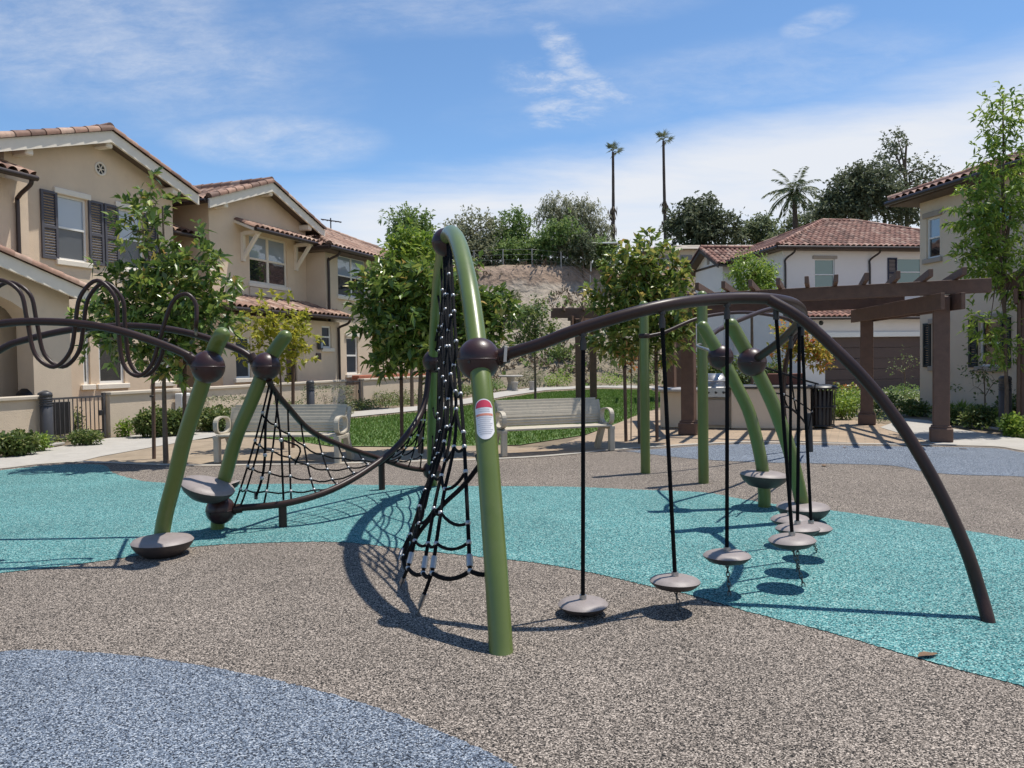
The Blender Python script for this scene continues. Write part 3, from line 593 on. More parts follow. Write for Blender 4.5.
# ------------------------------------------------------------------ left row of townhouses
FO = Vector((-10.894,16.76,0)); FRZ = math.atan2(.9439,.3304)
FL = Frame(FO, FRZ)
GL = 'tan stucco townhouses along the left side'
def house_A():
    r = thing('townhouse','tan townhouse with grey shutters and round gable vent, nearest on the left','house',FO,FRZ,GL)
    h = FL.hit; x0 = 0.0; x1 = FL.hx(173,0,230); xm = h(104,150)[0]; zp = h(104,140)[1]; ze = zp-.36*(x1-xm)
    xm = (x0+x1)/2
    wa = h(57,196); wb = h(88,258); W1 = (wa[0],wb[0],h(72,261)[1],h(72,197)[1])
    w2a = h(118,210)[0]; W2 = (w2a, w2a+(W1[1]-W1[0]), W1[2], W1[3])
    lo = [(h(72,0)[0],h(79,0)[0]), (h(88,0)[0],h(114,0)[0]), (h(143,0)[0],h(160,0)[0])]
    zl0 = h(100,384)[1]; zl1 = 2.45
    holes = [W1,W2]+[(a,b,zl0,zl1) for a,b in lo]
    mb = MB(); wallface(mb,x0,x1,0,ze,0,holes); mb.add([(x0,0,ze),(x1,0,ze),(xm,0,zp)],[(0,1,2)]); body(mb,x0,x1,0,10,ze)
    # recessed link wall to the right, wing to the left
    wallface(mb,x1,FL.hx(209,0,230)+.02,0,5.9,1.6); wallface(mb,-6,x0+.25,0,5.55,-.35); mb.quad((x0+.25,-.35,0),(x0+.25,.0,0),(x0+.25,0,5.55),(x0+.25,-.35,5.55))
    mb.build('wall','stucco_tan',r)
    gable_roof(r,x0,x1,ze,zp,0,10)
    for wn in (W1,W2):
        window(r,*wn,0,head=True)
        sw = .42
        shutter(r,wn[0]-sw-.03,wn[0]-.03,wn[2]-.02,wn[3]+.02,0,'shutter_grey'); shutter(r,wn[1]+.03,wn[1]+sw+.03,wn[2]-.02,wn[3]+.02,0,'shutter_grey')
    for a,b in lo: window(r,a,b,zl0,zl1,0,up='glass_dark',low='glass_dark',rail=0,sill=True,fw=.07)
    # round vent in the gable
    cx,cz = h(100,169); v = MB(); M = Matrix.Rotation(R(90),4,'X')
    v.lathe([(.17,.0),(.17,.03),(.125,.03),(.125,.0)],(cx,-.002,cz),24,M)
    for k in range(6): a = k*math.pi/3; v.bar((cx,-.012,cz),(cx+math.cos(a)*.13,-.012,cz+math.sin(a)*.13),.02,.025,(0,1,0))
    vv = v.build('gable_vent','trim',r); d = MB(); d.lathe([(1e-4,.004),(.13,.004)],(cx,-.001,cz),24,M); d.build('vent_recess','shutter_dark',vv)
    # wing roof at the far left with gutter and downspout
    zl = FL.hit(20,172,-.9)[1]
    shed_roof(r,-6.2,FL.hx(29,-.85,172),-.35+1.5,2.0,zl,.75)
    gx = FL.hx(17,-.40,210); downspout(r,[(gx,-.85,zl-.08),(gx,-.8,zl-.2),(gx,-.45,zl-.42),(gx,-.42,zl-.7),(gx,-.42,2.9)])
    # dark link roof between the two gables
    shed_roof(r,x1+.1,FL.hx(209,0,230)-.05,1.65,1.3,5.35,.5)
    # front porch with its own raking roof
    py = -1.35; px1 = FL.hx(70,py,330); xr,zr = FL.hit(90,287,py-.3); xl,zl2 = FL.hit(0,247,py-.3); sl = (zl2-zr)/(xr-xl)
    pm = xr-3.6; zt = lambda x: zr+sl*(xr-x)-.22; hx1 = FL.hx(33,py,350); hx0 = hx1-2.2; zs = FL.hit(20,322,py)[1]
    m2 = MB(); pl = 2*pm-px1
    n = 10; arc = [(hx0+(hx1-hx0)*i/n, zs+.55*math.sin(math.pi*i/n)**.6) for i in range(n+1)]
    m2.add([(pl,py,0),(hx0,py,0),(hx0,py,zt(px1)),(pl,py,zt(px1))],[(0,1,2,3)]); m2.add([(hx1,py,0),(px1,py,0),(px1,py,zt(px1)),(hx1,py,zt(px1))],[(0,1,2,3)])
    for i in range(n):
        a,b = arc[i],arc[i+1]; m2.quad((a[0],py,a[1]),(b[0],py,b[1]),(b[0],py,zt(px1)+.0),(a[0],py,zt(px1)+.0)); m2.quad((b[0],py,b[1]),(a[0],py,a[1]),(a[0],py+.45,a[1]),(b[0],py+.45,b[1]))
    m2.quad((hx1,py,0),(hx1,py,zs),(hx1,py+.45,zs),(hx1,py+.45,0)); m2.quad((hx0,py,0),(hx0,py+.45,0),(hx0,py+.45,zs),(hx0,py,zs))
    m2.add([(pl,py,zt(px1)),(px1,py,zt(px1)),(pm,py,zt(pm))],[(0,1,2)]); m2.quad((px1,py,0),(px1,-.36,0),(px1,-.36,zt(px1)),(px1,py,zt(px1)))
    m2.quad((px1,-.36,0),(px1,0,0),(px1,0,zt(px1)),(px1,-.36,zt(px1)))
    m2.build('porch_wall','stucco_beige',r)
    gable_roof(r,pl,px1,zt(px1),zt(pm),py,-.02,oh=.3,side=xr-px1,corbels=False)
    d = MB(); d.box((hx0+.5,-.33,0),(hx1-.5,-.30,2.2)); d.build('front_door','garage_brown',r)
house_A()
def house_B():
    r = thing('townhouse','tan townhouse with tiled awning over its double upper window, middle of the left row','house',FO,FRZ,GL)
    h = FL.hit; x0 = FL.hx(209,0,230); x1 = FL.hx(306,0,260); xm = (x0+x1)/2; zp = h(263,187)[1]-.05; ze = zp-.36*(x1-xm)
    W1 = (h(243,0)[0],h(281,0)[0],h(262,284)[1],h(262,236)[1])
    mb = MB(); wallface(mb,x0,x1,0,ze,0,[W1]); mb.add([(x0,0,ze),(x1,0,ze),(xm,0,zp)],[(0,1,2)]); body(mb,x0,x1,0,10,ze)
    # ground storey coming forward under a pent roof
    py = -.95; q0 = FL.hx(222,py,340); q1 = FL.hx(340,py,345); zc = 3.0
    w = [(FL.hx(236,py,360),FL.hx(251,py,360),FL.hit(244,378,py)[1],2.35),(FL.hx(322,py,340),FL.hx(331.5,py,340),FL.hit(327,348,py)[1],FL.hit(327,326,py)[1]),(FL.hx(286,py,360),FL.hx(297,py,360),.05,2.3)]
    wallface(mb,q0,q1,0,zc,py,w,depth=.12); mb.quad((q0,0,0),(q0,py,0),(q0,py,zc),(q0,0,zc)); mb.quad((q1,py,0),(q1,0,0),(q1,0,zc),(q1,py,zc))
    mb.build('wall','stucco_tan',r)
    gable_roof(r,x0,x1,ze,zp,0,10)
    window(r,*W1,0,n=2,up='glass_sky',low='glass_dark',mat='trim',fw=.07)
    s = MB(); s.box((W1[0]-.05,-.05,W1[2]-.42),(W1[1]+.12,-.003,W1[2]-.14),bev=.01); s.build('sill_panel','stucco_beige',r)
    window(r,*w[0],py,up='glass_dark',rail=0); window(r,*w[1],py,up='glass_dark',low='glass_dark',fw=.06)
    d = MB(); d.box((w[2][0]+.004,py+.06,.05),(w[2][1]-.004,py+.10,w[2][3]-.004)); d.build('front_door','garage_brown',r)
    zl = FL.hit(290,312,py-.4)[1]; shed_roof(r,q0,q1,0,1.38,zl,.50)
    # awning over the upper window on raked brackets
    a0 = W1[0]-.55; a1 = W1[1]+.65; az = FL.hit(270,231,-.75)[1]
    shed_roof(r,a0,a1,0,.75,az,.30,name='awning',fascia='trim')
    for x in (a0+.2,a1-.2):
        b = MB(); b.box((x-.06,-.10,az-.95),(x+.06,-.004,az-.06)); b.bar((x,-.06,az-.85),(x,-.62,az-.12),.11,.10); b.box((x-.06,-.70,az-.14),(x+.06,-.10,az-.03)); b.build('bracket','trim',r)
    gx = q1-.15; downspout(r,[(gx+.15,py-.45,zl-.08),(gx+.12,py-.35,zl-.22),(gx,py-.07,zl-.36),(gx,py-.06,zl-.6),(gx,py-.06,.3)])
    # wall lantern and meter plate
    lx,lz = FL.hit(317.5,345,py); l = MB(); l.box((lx-.08,py-.18,lz-.16),(lx+.08,py-.04,lz+.14),bev=.02); l.box((lx-.03,py-.1,lz+.13),(lx+.03,py,lz+.2)); la = l.build('wall_lantern','bollard',r)
    g = MB(); g.box((lx-.06,py-.186,lz-.1),(lx+.06,py-.182,lz+.08)); g.build('lantern_glass','glass_sky_pale',la)
    p = MB(); p.box((lx-.12,py-.05,lz-.5),(lx+.14,py-.002,lz-.28)); p.build('number_plate','garage_brown',r)
house_B()
def house_C():
    r = thing('townhouse','hip roofed tan townhouse behind the big green tree, farther along the left row','house',FO,FRZ,GL)
    x0 = FL.hx(306,0,260)+.01; y0 = -.77; x1 = x0+7.5; ze = FL.hit(345,249,y0-.5)[1]
    W1 = (FL.hx(338,y0,280),FL.hx(366,y0,280),FL.hit(350,297,y0)[1],FL.hit(350,257,y0)[1])
    w2 = (FL.hx(346.5,y0,350),FL.hx(358,y0,350),FL.hit(352,374,y0)[1],FL.hit(352,337,y0)[1])
    mb = MB(); wallface(mb,x0,x1,0,ze-.05,y0,[W1,w2]); body(mb,x0,x1,y0,8,ze-.05); mb.build('wall','stucco_beige',r)
    window(r,*W1,y0,n=2,up='glass_sky',low='glass_dark',head=True); window(r,*w2,y0,up='glass_dark',low='glass_dark',head=True,fw=.07)
    hip_roof(r,x0,x1,y0,8,ze,1.9)
    gx = x0+.12; downspout(r,[(gx+.1,y0-.5,ze-.1),(gx+.08,y0-.4,ze-.25),(gx,y0-.07,ze-.42),(gx,y0-.06,ze-.8),(gx,y0-.06,.3)])
    c = MB(); xc = FL.hx(376,y0,360); downspout(r,[(xc,y0-.06,ze-.4),(xc,y0-.06,.3)])
    # planter ledge with terracotta pots
    p = MB(); p.box((w2[0]-.1,y0-.55,.95),(x1,y0-.25,1.10),bev=.02); p.build('planter_box','terracotta',r)
    # taller roof of the back half
    d = MB(); dx0 = x0+2.6; dx1 = x0+11; d.box((dx0,4.0,0),(dx1,11,7.3)); d.build('rear_wall','stucco_beige',r)
    hip_roof(r,dx0,dx1,4.0,11,7.35,1.55)
    return r
house_C()
def antenna():
    p = W(331,236,36); t = thing('roof_antenna','thin dark aerial standing on the far left roof','antenna',(p.x,p.y,0))
    m = MB(); z = W(331,218,36).z; m.tube([(0,0,6.8),(0,0,z)],.03,6); m.build('mast','bollard',t)
    m = MB(); m.tube([(-.45,0,z-.05),(.5,0,z-.2)],.03,5)
    for k in range(5): x = -.4+k*.2; m.tube([(x,-.2,z-.07-.03*k),(x,.2,z-.07-.03*k)],.015,5)
    m.build('boom','bollard',t)
antenna()
# ------------------------------------------------------------------ right houses
def house_R1():
    rz = math.atan2(-.987,.163); o = Vector((.53*21.0,21.0,0)); fr = Frame(o,rz)
    r = thing('house','greige two storey house with dark green shutters at the right edge','house',o,rz)
    h = fr.hit; x1 = 9.0; ze = 5.72
    U1 = (h(926.5,0)[0],h(940,0)[0],h(933,258)[1],h(933,217)[1])
    wz0 = h(934,366)[1]; wz1 = h(934,324)[1]
    L1 = (h(929,0)[0],h(936.5,0)[0],wz0,wz1); L1 = (h(932,340)[0],h(947,340)[0],wz0,wz1)
    a = h(979,340)[0]; L2 = (a,h(1001,340)[0],wz0,wz1); U2 = (a,a+.9,U1[2],U1[3])
    mb = MB(); wallface(mb,0,x1,0,ze,0,[U1,L1,L2,U2]); body(mb,0,x1,0,9,ze); mb.build('wall','stucco_greige',r)
    window(r,*U1,0,trim='grey_trim',head=True,up='glass_sky',low='glass_dark'); window(r,*U2,0,trim='grey_trim',head=True,up='glass_green',low='glass_dark')
    window(r,*L1,0,trim='grey_trim',head=True,up='glass_dark',low='glass_dark'); window(r,*L2,0,trim='grey_trim',head=True,up='glass_dark',low='glass_dark')
    for Lw in (L1,L2):
        shutter(r,Lw[0]-.30,Lw[0]-.03,wz0-.03,wz1+.03,0,'shutter_dark')
        if Lw is L2: shutter(r,Lw[1]+.03,Lw[1]+.30,wz0-.03,wz1+.03,0,'shutter_dark')
    hip_roof(r,0,x1,0,9,ze+.05,1.75,oh=.55,tile='roof_tile_red')
house_R1()
def house_R2():
    rz = R(9); p = W(783,300,35); o = Vector((p.x,p.y,0)); fr = Frame(o,rz); h = fr.hit
    r = thing('house','white stucco house with red tile hip roof and brown garage door','house',o,rz)
    x1 = 9.5; ze = h(830,249)[1]
    U1 = (h(813.5,0)[0],h(834,0)[0],h(824,290)[1],h(824,259)[1]); U2 = (h(897,0)[0],h(922,0)[0],h(905,286)[1],h(905,258)[1])
    mb = MB(); wallface(mb,0,x1,0,ze,0,[U1,U2]); body(mb,0,x1,0,9,ze)
    # garage storey in front
    gy = -1.6; g0 = fr.hx(798,gy,350); gz = fr.hit(830,318,gy-.3)[1]; D = (fr.hx(825,gy,350),fr.hx(825,gy,350)+4.9,.02,fr.hit(860,337,gy)[1])
    wallface(mb,g0,x1,0,gz,gy,[D],depth=.2); mb.quad((g0,0,0),(g0,gy,0),(g0,gy,gz),(g0,0,gz)); mb.build('wall','stucco_white',r)
    window(r,*U1,0,trim='grey_trim',head=True,sill=False,up='glass_green',low='glass_green'); window(r,*U2,0,trim='grey_trim',sill=True,up='glass_green',low='glass_green')
    shutter(r,U2[0]-.5,U2[0]-.03,U2[2],U2[3],0,'shutter_navy')
    d = MB(); n = 5; hh = (D[3]-D[2])/n
    for i in range(n): d.box((D[0],gy+.14,D[2]+i*hh+.008),(D[1],gy+.19,D[2]+(i+1)*hh-.008),bev=.006)
    d.build('garage_door','garage_brown',r)
    b = MB(); b.box((D[0]-.1,gy-.07,D[3]+.003),(D[1]+.1,gy+.02,D[3]+.22),bev=.01); b.build('garage_lintel','white_trim',r)
    shed_roof(r,g0,x1,0,1.95,gz+.03,.62,tile='roof_tile_red')
    v = MB(); vx,vz = fr.hit(821,323,gy); v.lathe([(.10,0),(.10,.02),(1e-4,.02)],(vx,gy-.002,vz),16,Matrix.Rotation(R(90),4,'X')); v.build('wall_vent','shutter_dark',r)
    hip_roof(r,0,x1+2,0,9.6,ze+.05,2.1,oh=.5,tile='roof_tile_red')
    for px in (785.5,870): gx = fr.hx(px,-.06,280); downspout(r,[(gx+.25,-.5,ze-.1),(gx+.2,-.4,ze-.25),(gx,-.07,ze-.5),(gx,-.06,ze-.9),(gx,-.06,gz+.5)])
    # side window facing left
    s = MB(); s.box((-.06,1.0,4.3),(-.004,1.95,5.9)); w = s.build('window','white_trim',r); s = MB(); s.box((-.068,1.07,4.37),(-.062,1.88,5.83)); s.build('pane','glass_green',w)
house_R2()
def house_R3():
    rz = R(9); p = W(723,300,40); o = Vector((p.x,p.y,0)); fr = Frame(o,rz)
    r = thing('house','small pale gabled house wing with red roof behind the light green tree','house',o,rz)
    ze = fr.hit(724,262,0)[1]; D = 3.6; x1 = 4.5; zp = ze+.85
    mb = MB(); wallface(mb,0,x1,0,ze,0); body(mb,0,x1,0,D,ze); mb.add([(0,D,ze),(0,0,ze),(0,D/2,zp)],[(0,1,2)]); mb.add([(x1,0,ze),(x1,D,ze),(x1,D/2,zp)],[(0,1,2)]); mb.build('wall','stucco_white',r)
    mt = MB(); ms = MB(); mf = MB(); sl = (zp-ze)/(D/2); oh = .45; sd = .55
    for s in (0,1):
        yE = -sd if s == 0 else D+sd; zE = ze-sl*sd+.08; V = Vector((0,D/2-yE,zp+.08-zE)); U = (1,0,0) if s == 0 else (-1,0,0)
        tiles(mt,(-oh if s == 0 else x1+2,yE,zE),U,V,V.length,lambda v:0,lambda v:x1+oh+2)
        ms.add([(-oh,yE,zE-.03),(x1+2,yE,zE-.03),(x1+2,D/2,zp+.05),(-oh,D/2,zp+.05),(-oh,yE,zE-.12),(x1+2,yE,zE-.12),(x1+2,D/2,zp-.04),(-oh,D/2,zp-.04)],[(0,1,2,3),(4,7,6,5),(0,4,5,1),(0,3,7,4)])
        mf.bar((-oh-.02,yE,zE-.08),(-oh-.02,D/2,zp-.0),.05,.22); ridge_tiles(mt,(-oh,yE,zE+.05),(-oh,D/2,zp+.13),.1)
    ridge_tiles(mt,(-oh,D/2,zp+.17),(x1+2,D/2,zp+.17),.12)
    rf = mt.build('roof','roof_tile_red',r); ms.build('soffit','soffit',rf); mf.build('bargeboard','gutter',rf)
    s = MB(); s.box((-.06,1.2,4.0),(-.003,2.6,5.0)); w = s.build('window','white_trim',r)
    for a in (1.28,1.95): s = MB(); s.box((-.068,a,4.07),(-.062,a+.57,4.93)); s.build('pane','glass_dark',w)
    s = MB(); s.box((-.05,D/2-.12,zp-.75),(-.003,D/2+.12,zp-.4)); s.build('gable_vent','grey_trim',r)
house_R3()
def far_house(px, py, Y, w, label):
    p = W(px,py,Y); o = Vector((p.x,p.y,8.5)); r = thing('hilltop_house',label,'house',o,R(4))
    h = p.z-o.z; m = MB(); m.box((-w/2,0,-.5),(w/2,6,h)); m.build('wall','stucco_greige',r)
    m = MB(); m.add([(-w/2-.5,-.6,h-.15),(w/2+.5,-.6,h-.15),(w/2+.5,3,h+.55),(-w/2-.5,3,h+.55),(w/2+.5,6.6,h-.15),(-w/2-.5,6.6,h-.15)],[(0,1,2,3),(3,2,4,5),(0,3,5),(1,4,2),(0,5,4,1)]); m.build('roof','grey_trim',r)
    for k in range(3): x = -w/2+w*(k+.5)/3; m = MB(); m.box((x-.5,-.05,h-1.6),(x+.5,-.004,h-.6)); m.build('window','glass_dark',r)
far_house(686,248,66,6,'low flat roofed house on the hilltop below the dark trees')
far_house(735,246,72,9,'long pale roofed house on the hill behind the red tiled gable')
# ------------------------------------------------------------------ garden walls, gates
def WL(d): return Vector((-14.3+.32*d, d, 0))
wdir = Vector((.32,1,0)).normalized(); wrz = math.atan2(wdir.y,wdir.x)
def dpx(px): return 14.3/(.32-(px-512)/F)     # distance at which the wall line meets an image column
def garden_wall(d0, d1, label, h=.98):
    p = WL(d0); l = (WL(d1)-p).length; t = thing('garden_wall',label,'wall',p,wrz,'low stucco garden walls along the left houses')
    m = MB(); m.box((0,-.09,-.02),(l,.09,h-.08)); m.build('wall_body','stucco_beige',t)
    m = MB(); m.box((-.02,-.14,h-.078),(l+.02,.14,h),bev=.015); m.build('cap','wall_cap',t)
garden_wall(dpx(-90),dpx(38),'low stucco garden wall left of the dark picket gate')
garden_wall(dpx(106),dpx(343),'long low stucco garden wall between the two gates')
garden_wall(dpx(361),dpx(445),'low stucco garden wall past the second gate, behind the mown lawn')
def gate(d0, d1, label, h=.95):
    p = WL(d0); l = (WL(d1)-p).length; t = thing('garden_gate',label,'gate',p,wrz,'dark metal garden gates')
    m = MB()
    for x in (.03,l-.03): m.box((x-.03,-.03,0),(x+.03,.03,h+.02))
    for z in (.1,h-.06): m.box((.06,-.02,z-.02),(l-.06,.02,z+.02))
    m.build('frame','gate_metal',t)
    m = MB(); n = int(l/.11)
    for i in range(1,n): x = .06+(l-.12)*i/n; m.box((x-.008,-.008,.121),(x+.008,.008,h-.081))
    m.build('pickets','gate_metal',t)
    m = MB(); m.box((l-.2,-.06,h*.5),(l-.1,-.021,h*.5+.12),bev=.01); m.build('latch','black_metal',t)
gate(dpx(42),dpx(104),'wide dark picket gate beside the left bollard')
gate(dpx(344),dpx(360),'narrow dark gate beyond the left bench')
def grill_cover():
    p = WL(dpx(66))+Vector((-.75,.3,0)); t = thing('covered_grill','black covered barbecue standing behind the wide picket gate','grill',p,wrz)
    m = MB(); m.box((-.55,-.3,.05),(.55,.3,.85),bev=.06); m.lathe([(.34,.84),(.33,1.0),(.25,1.10),(.1,1.15),(1e-4,1.16)],(-.1,0,0),18); m.build('cover','black_metal',t)
    m = MB(); m.tube([(-.2,-.1,1.13),(.0,-.12,1.2),(.2,-.1,1.13)],.02,6); m.build('handle','black_metal',t)
grill_cover()
# ------------------------------------------------------------------ pergolas
def pergola(posts, label, zb, ax, rdir, rn, rlen, pw=.26, base=True, ext=(.5,.5), bh=1.0):
    """posts: a (near right) b (far right) c (near left) d (far left) in world coordinates"""
    a,b,c,d = [Vector((p[0],p[1],0)) for p in posts]; o = a.copy(); t = thing('pergola',label,'pergola',o)
    L_ = lambda p: Vector(p)-o
    ang = math.atan2((c-a).y,(c-a).x)
    for p in (a,b,c,d):
        M = Matrix.Translation(L_(p)) @ Matrix.Rotation(ang,4,'Z')
        m = MB(); m.box((-pw/2,-pw/2,0),(pw/2,pw/2,zb-.02),M,bev=.015); po = m.build('post','wood_dark',t)
        if base: m = MB(); m.box((-.18,-.18,-.01),(.18,.18,.24),M,bev=.02); m.box((-.155,-.155,.24),(.155,.155,.275),M,bev=.01); m.build('plinth','wood_dark',po)
    for p,q in ((a,b),(c,d)):
        u = (q-p).normalized(); s = Vector((-u.y,u.x,0))
        for k in (-1,1): m = MB(); m.bar(L_(p-u*.45)+s*k*.165+Vector((0,0,zb-.13)),L_(q+u*.45)+s*k*.165+Vector((0,0,zb-.13)),.065,.28*bh); m.build('cross_beam','wood_dark',t)
    for p,q in ((a,c),(b,d)):
        u = (q-p).normalized(); m = MB(); m.bar(L_(p-u*ext[0])+Vector((0,0,zb+.135)),L_(q+u*ext[1])+Vector((0,0,zb+.135*bh)),.09,.245*bh); m.build('long_beam','wood_dark',t)
    u = (c-a).normalized(); Lc = (c-a).length; rd = Vector((rdir[0],rdir[1],0)).normalized()
    for i in range(rn):
        p = a+u*(-ext[0]*.3+(Lc+ext[0]*.3+ext[1]*.5)*i/(rn-1))-rd*.85
        m = MB(); m.bar(L_(p)+Vector((0,0,zb+.325)),L_(p+rd*rlen)+Vector((0,0,zb+.325)),.07,.13); m.build('rafter','wood_dark',t)
    return t
pa = G(941,441); pb = G(867,424); pc = G(689,434); pd = pc+(pb-pa)
pergola((pa,pb,pc,pd),'dark brown timber pergola shading the barbecue island, nearest the play area',2.55,0,(.40,1),11,5.1,ext=(.75,.35))
pergola(((6.05,28,0),(6.6,31,0),(2.45,28,0),(3.2,30.3,0)),'far brown pergola on the other side of the lawn',3.05,0,(.15,1),7,4.0,base=False,ext=(.4,1.0),bh=1.5)
pr = W(1022,420,15.0)
pergola(((pr.x+.1,pr.y,0),(pr.x+2.4,pr.y+3,0),(pr.x+4,pr.y-1.6,0),(pr.x+6.4,pr.y+1.6,0)),'brown timber pergola cut off by the right edge behind the thin tree',2.75,0,(.3,1),5,3.8,ext=(.4,.4))
# ------------------------------------------------------------------ barbecue island under the pergola
def island():
    p = Vector((4.25,17.0,0)); t = thing('barbecue_island','stucco barbecue counter with grey stone top and built in steel grill','counter',p,R(-14))
    m = MB(); m.box((.55,-.42,0),(2.15,.42,.86),bev=.02); m.box((-.95,-.30,0),(-.1,.55,.80),bev=.02); m.box((-.1,-.25,0),(.55,.42,.86)); m.build('counter_body','stucco_greige',t)
    m = MB(); m.box((.50,-.48,.862),(2.2,.48,.92),bev=.015); m.build('countertop','bollard',t)
    m = MB(); m.lathe([(.62,.80),(.66,.82),(.66,.86),(1e-4,.87)],(-.5,.1,0),28); m.build('round_stone_top','granite',t)
    m = MB(); m.box((1.1,.1,.923),(2.1,.44,1.16),bev=.01); m.build('brick_upstand','brick_red',t)
    m = MB(); m.box((-.05,-.34,.06),(.5,-.26,.62),bev=.01); m.build('cabinet_door','grey_trim',t)
    m = MB(); m.box((-.08,-.38,.66),(.53,.35,.90),bev=.02); g = m.build('grill_body','steel',t)
    m = MB(); prof = [(.34*math.sin(R(k*15)), .34*(1-0)*math.cos(R(k*15))) for k in range(0,7)]
    vs = []; 
    for x in (-.08,.53):
        for k in range(9): a = R(180*k/8); vs.append((x, -.02-.33*math.cos(a), .902+.28*math.sin(a)))
    m.add(vs,[(k,9+k,9+k+1,k+1) for k in range(8)]+[tuple(range(9)),tuple(range(17,8,-1))],.5,True); m.build('grill_lid','steel',g)
    m = MB(); m.tube([(0,-.42,1.03),(.45,-.42,1.03)],.015,8); m.tube([(0,-.42,1.03),(0,-.32,1.03)],.01,6); m.tube([(.45,-.42,1.03),(.45,-.32,1.03)],.01,6); m.build('grill_handle','steel',g)
    for k in range(3): m = MB(); m.lathe([(.03,0),(.028,.03),(1e-4,.032)],(.08+k*.16,-.382,.78),12,Matrix.Rotation(R(90),4,'X')); m.build('knob','black_metal',g)
island()
def trash_can():
    p = G(821,427.5); t = thing('litter_bin','black slatted metal litter bin under the pergola','bin',p)
    m = MB(); n = 22
    for k in range(n):
        a = 2*math.pi*k/n; c,s = math.cos(a),math.sin(a); u = Vector((c,s,0)); tt = Vector((-s,c,0))
        pts = [(u*.265,.04),(u*.285,.45),(u*.305,.78),(u*.345,.86)]
        vs = []
        for q,z in pts: vs += [q+tt*.022+Vector((0,0,z)),q-tt*.022+Vector((0,0,z))]
        m.add(vs,[(2*i,2*i+1,2*i+3,2*i+2) for i in range(3)])
    m.build('slats','black_metal',t)
    for r_,z in ((.27,.05),(.29,.45),(.335,.85)): m = MB(); m.lathe([(r_-.012,z-.018),(r_+.012,z-.018),(r_+.012,z+.018),(r_-.012,z+.018),(r_-.012,z-.018)],seg=28); m.build('ring','black_metal',t)
    m = MB(); m.lathe([(.22,.03),(.24,.78),(.235,.78),(.2,.05),(1e-4,.05)],seg=24); m.build('liner','gutter',t)
    m = MB(); m.lathe([(.34,.862),(.30,.90),(.15,.925),(.15,.91),(.29,.88),(.33,.855)],seg=28); m.build('lid','black_metal',t)
trash_can()
def bollard(px, py, label, h=1.06):
    p = G(px,py); t = thing('bollard_light',label,'bollard',p,0,'dark path bollards')
    m = MB(); m.lathe([(.115,0),(.115,h-.30),(.108,h-.295),(.108,h-.10),(.118,h-.095),(.112,h-.04),(.08,h-.01),(1e-4,h)],seg=20); m.build('post','bollard',t)
    m = MB()
    for k in range(4): z = h-.275+k*.045; m.lathe([(.110,z),(.122,z-.008),(.122,z+.004),(.110,z+.016)],seg=20)
    m.build('louvres','bollard',t)
    m = MB(); m.box((-.22,-.22,-.02),(.22,.22,.03),bev=.01); m.build('footing','concrete',t)
bollard(47.5,445,'dark grey bollard light beside the wide picket gate')
bollard(311,417,'dark bollard light behind the left bench among the hedges')
bollard(1005,429,'dark grey bollard light near the right edge by the greige house',1.08)
bollard(580,388,'small distant bollard light on the far path behind the right bench',.9)
def table():
    p = G(511,390); t = thing('concrete_table','pale concrete picnic table beyond the lawn','table',p,R(10))
    m = MB(); m.lathe([(.62,.70),(.66,.71),(.66,.77),(.62,.79),(1e-4,.79)],seg=24); m.build('tabletop','concrete',t)
    m = MB(); m.lathe([(.26,0),(.22,.08),(.16,.4),(.24,.69),(.26,.70)],seg=16); m.build('pedestal','concrete',t)
    for k in range(3): a = R(200+k*70); m = MB(); m.lathe([(.17,0),(.14,.2),(.19,.42),(.2,.46),(1e-4,.47)],(math.cos(a)*1.15,math.sin(a)*1.15,0),16); m.build('stool','concrete',t)
table()
# ------------------------------------------------------------------ benches
def bench(c, rz, label, wdt=1.82):
    t = thing('park_bench',label,'bench',c,rz,'pale slatted benches at the edge of the play surface'); hw = wdt/2
    m = MB()
    for k in range(9): y = -.29+k*.053; m.box((-hw,y,.405),(hw,y+.049,.44),bev=.007)
    m.build('seat','bench_paint',t)
    m = MB(); n = 9
    for k in range(n):
        f = k/(n-1); y = .175+.13*f-.05*math.sin(math.pi*f); z = .475+.37*f; M = Matrix.Translation((0,y,z)) @ Matrix.Rotation(R(-16+14*(f-.5)),4,'X'); m.box((-hw+.03,-.014,-.0262),(hw-.03,.014,.0245),M,bev=.003)
    for x in (-hw*.45,hw*.45): m.bar((x,.20,.46),(x,.325,.85),.05,.02,(0,1,0))
    m.build('backrest','bench_paint',t)
    for s in (-1,1):
        x = s*(hw+.005)
        m = MB(); m.box((x-.045,-.29,0),(x+.045,-.19,.412),bev=.012); m.build('leg','bench_paint',t)
        m = MB(); m.bar((x,.10,.41),(x,.33,0),.09,.10,(0,1,0)); m.build('leg','bench_paint',t)
        m = MB(); m.bar((x,-.30,.39),(x,.2,.39),.085,.055); m.bar((x,.17,.40),(x,.31,.83),.06,.05,(0,1,0)); m.build('end_frame','bench_paint',t)
        # looped armrest: a flat band bent into a ring
        m = MB(); vs = []; n = 28
        for k in range(n):
            a = 2*math.pi*k/n; cy,cz = math.cos(a),math.sin(a); e = 1.0
            for rr in (1.0,.84):
                for dx in (-.035,.035): vs.append((x+dx, -.08+.215*rr*math.copysign(abs(cy)**.72,cy), .575+.14*rr*math.copysign(abs(cz)**.72,cz)))
        fs = []
        for k in range(n):
            i = 4*k; j = 4*((k+1)%n); fs += [(i,j,j+1,i+1),(i+2,i+3,j+3,j+2),(i,i+2,j+2,j),(i+1,j+1,j+3,i+3)]
        m.add(vs,fs); m.build('armrest','bench_paint',t)
b1 = G(505,457); b2 = G(612,451); u = (b2-b1).normalized(); cb = (b1+b2)/2+Vector((-u.y,u.x,0))*.27
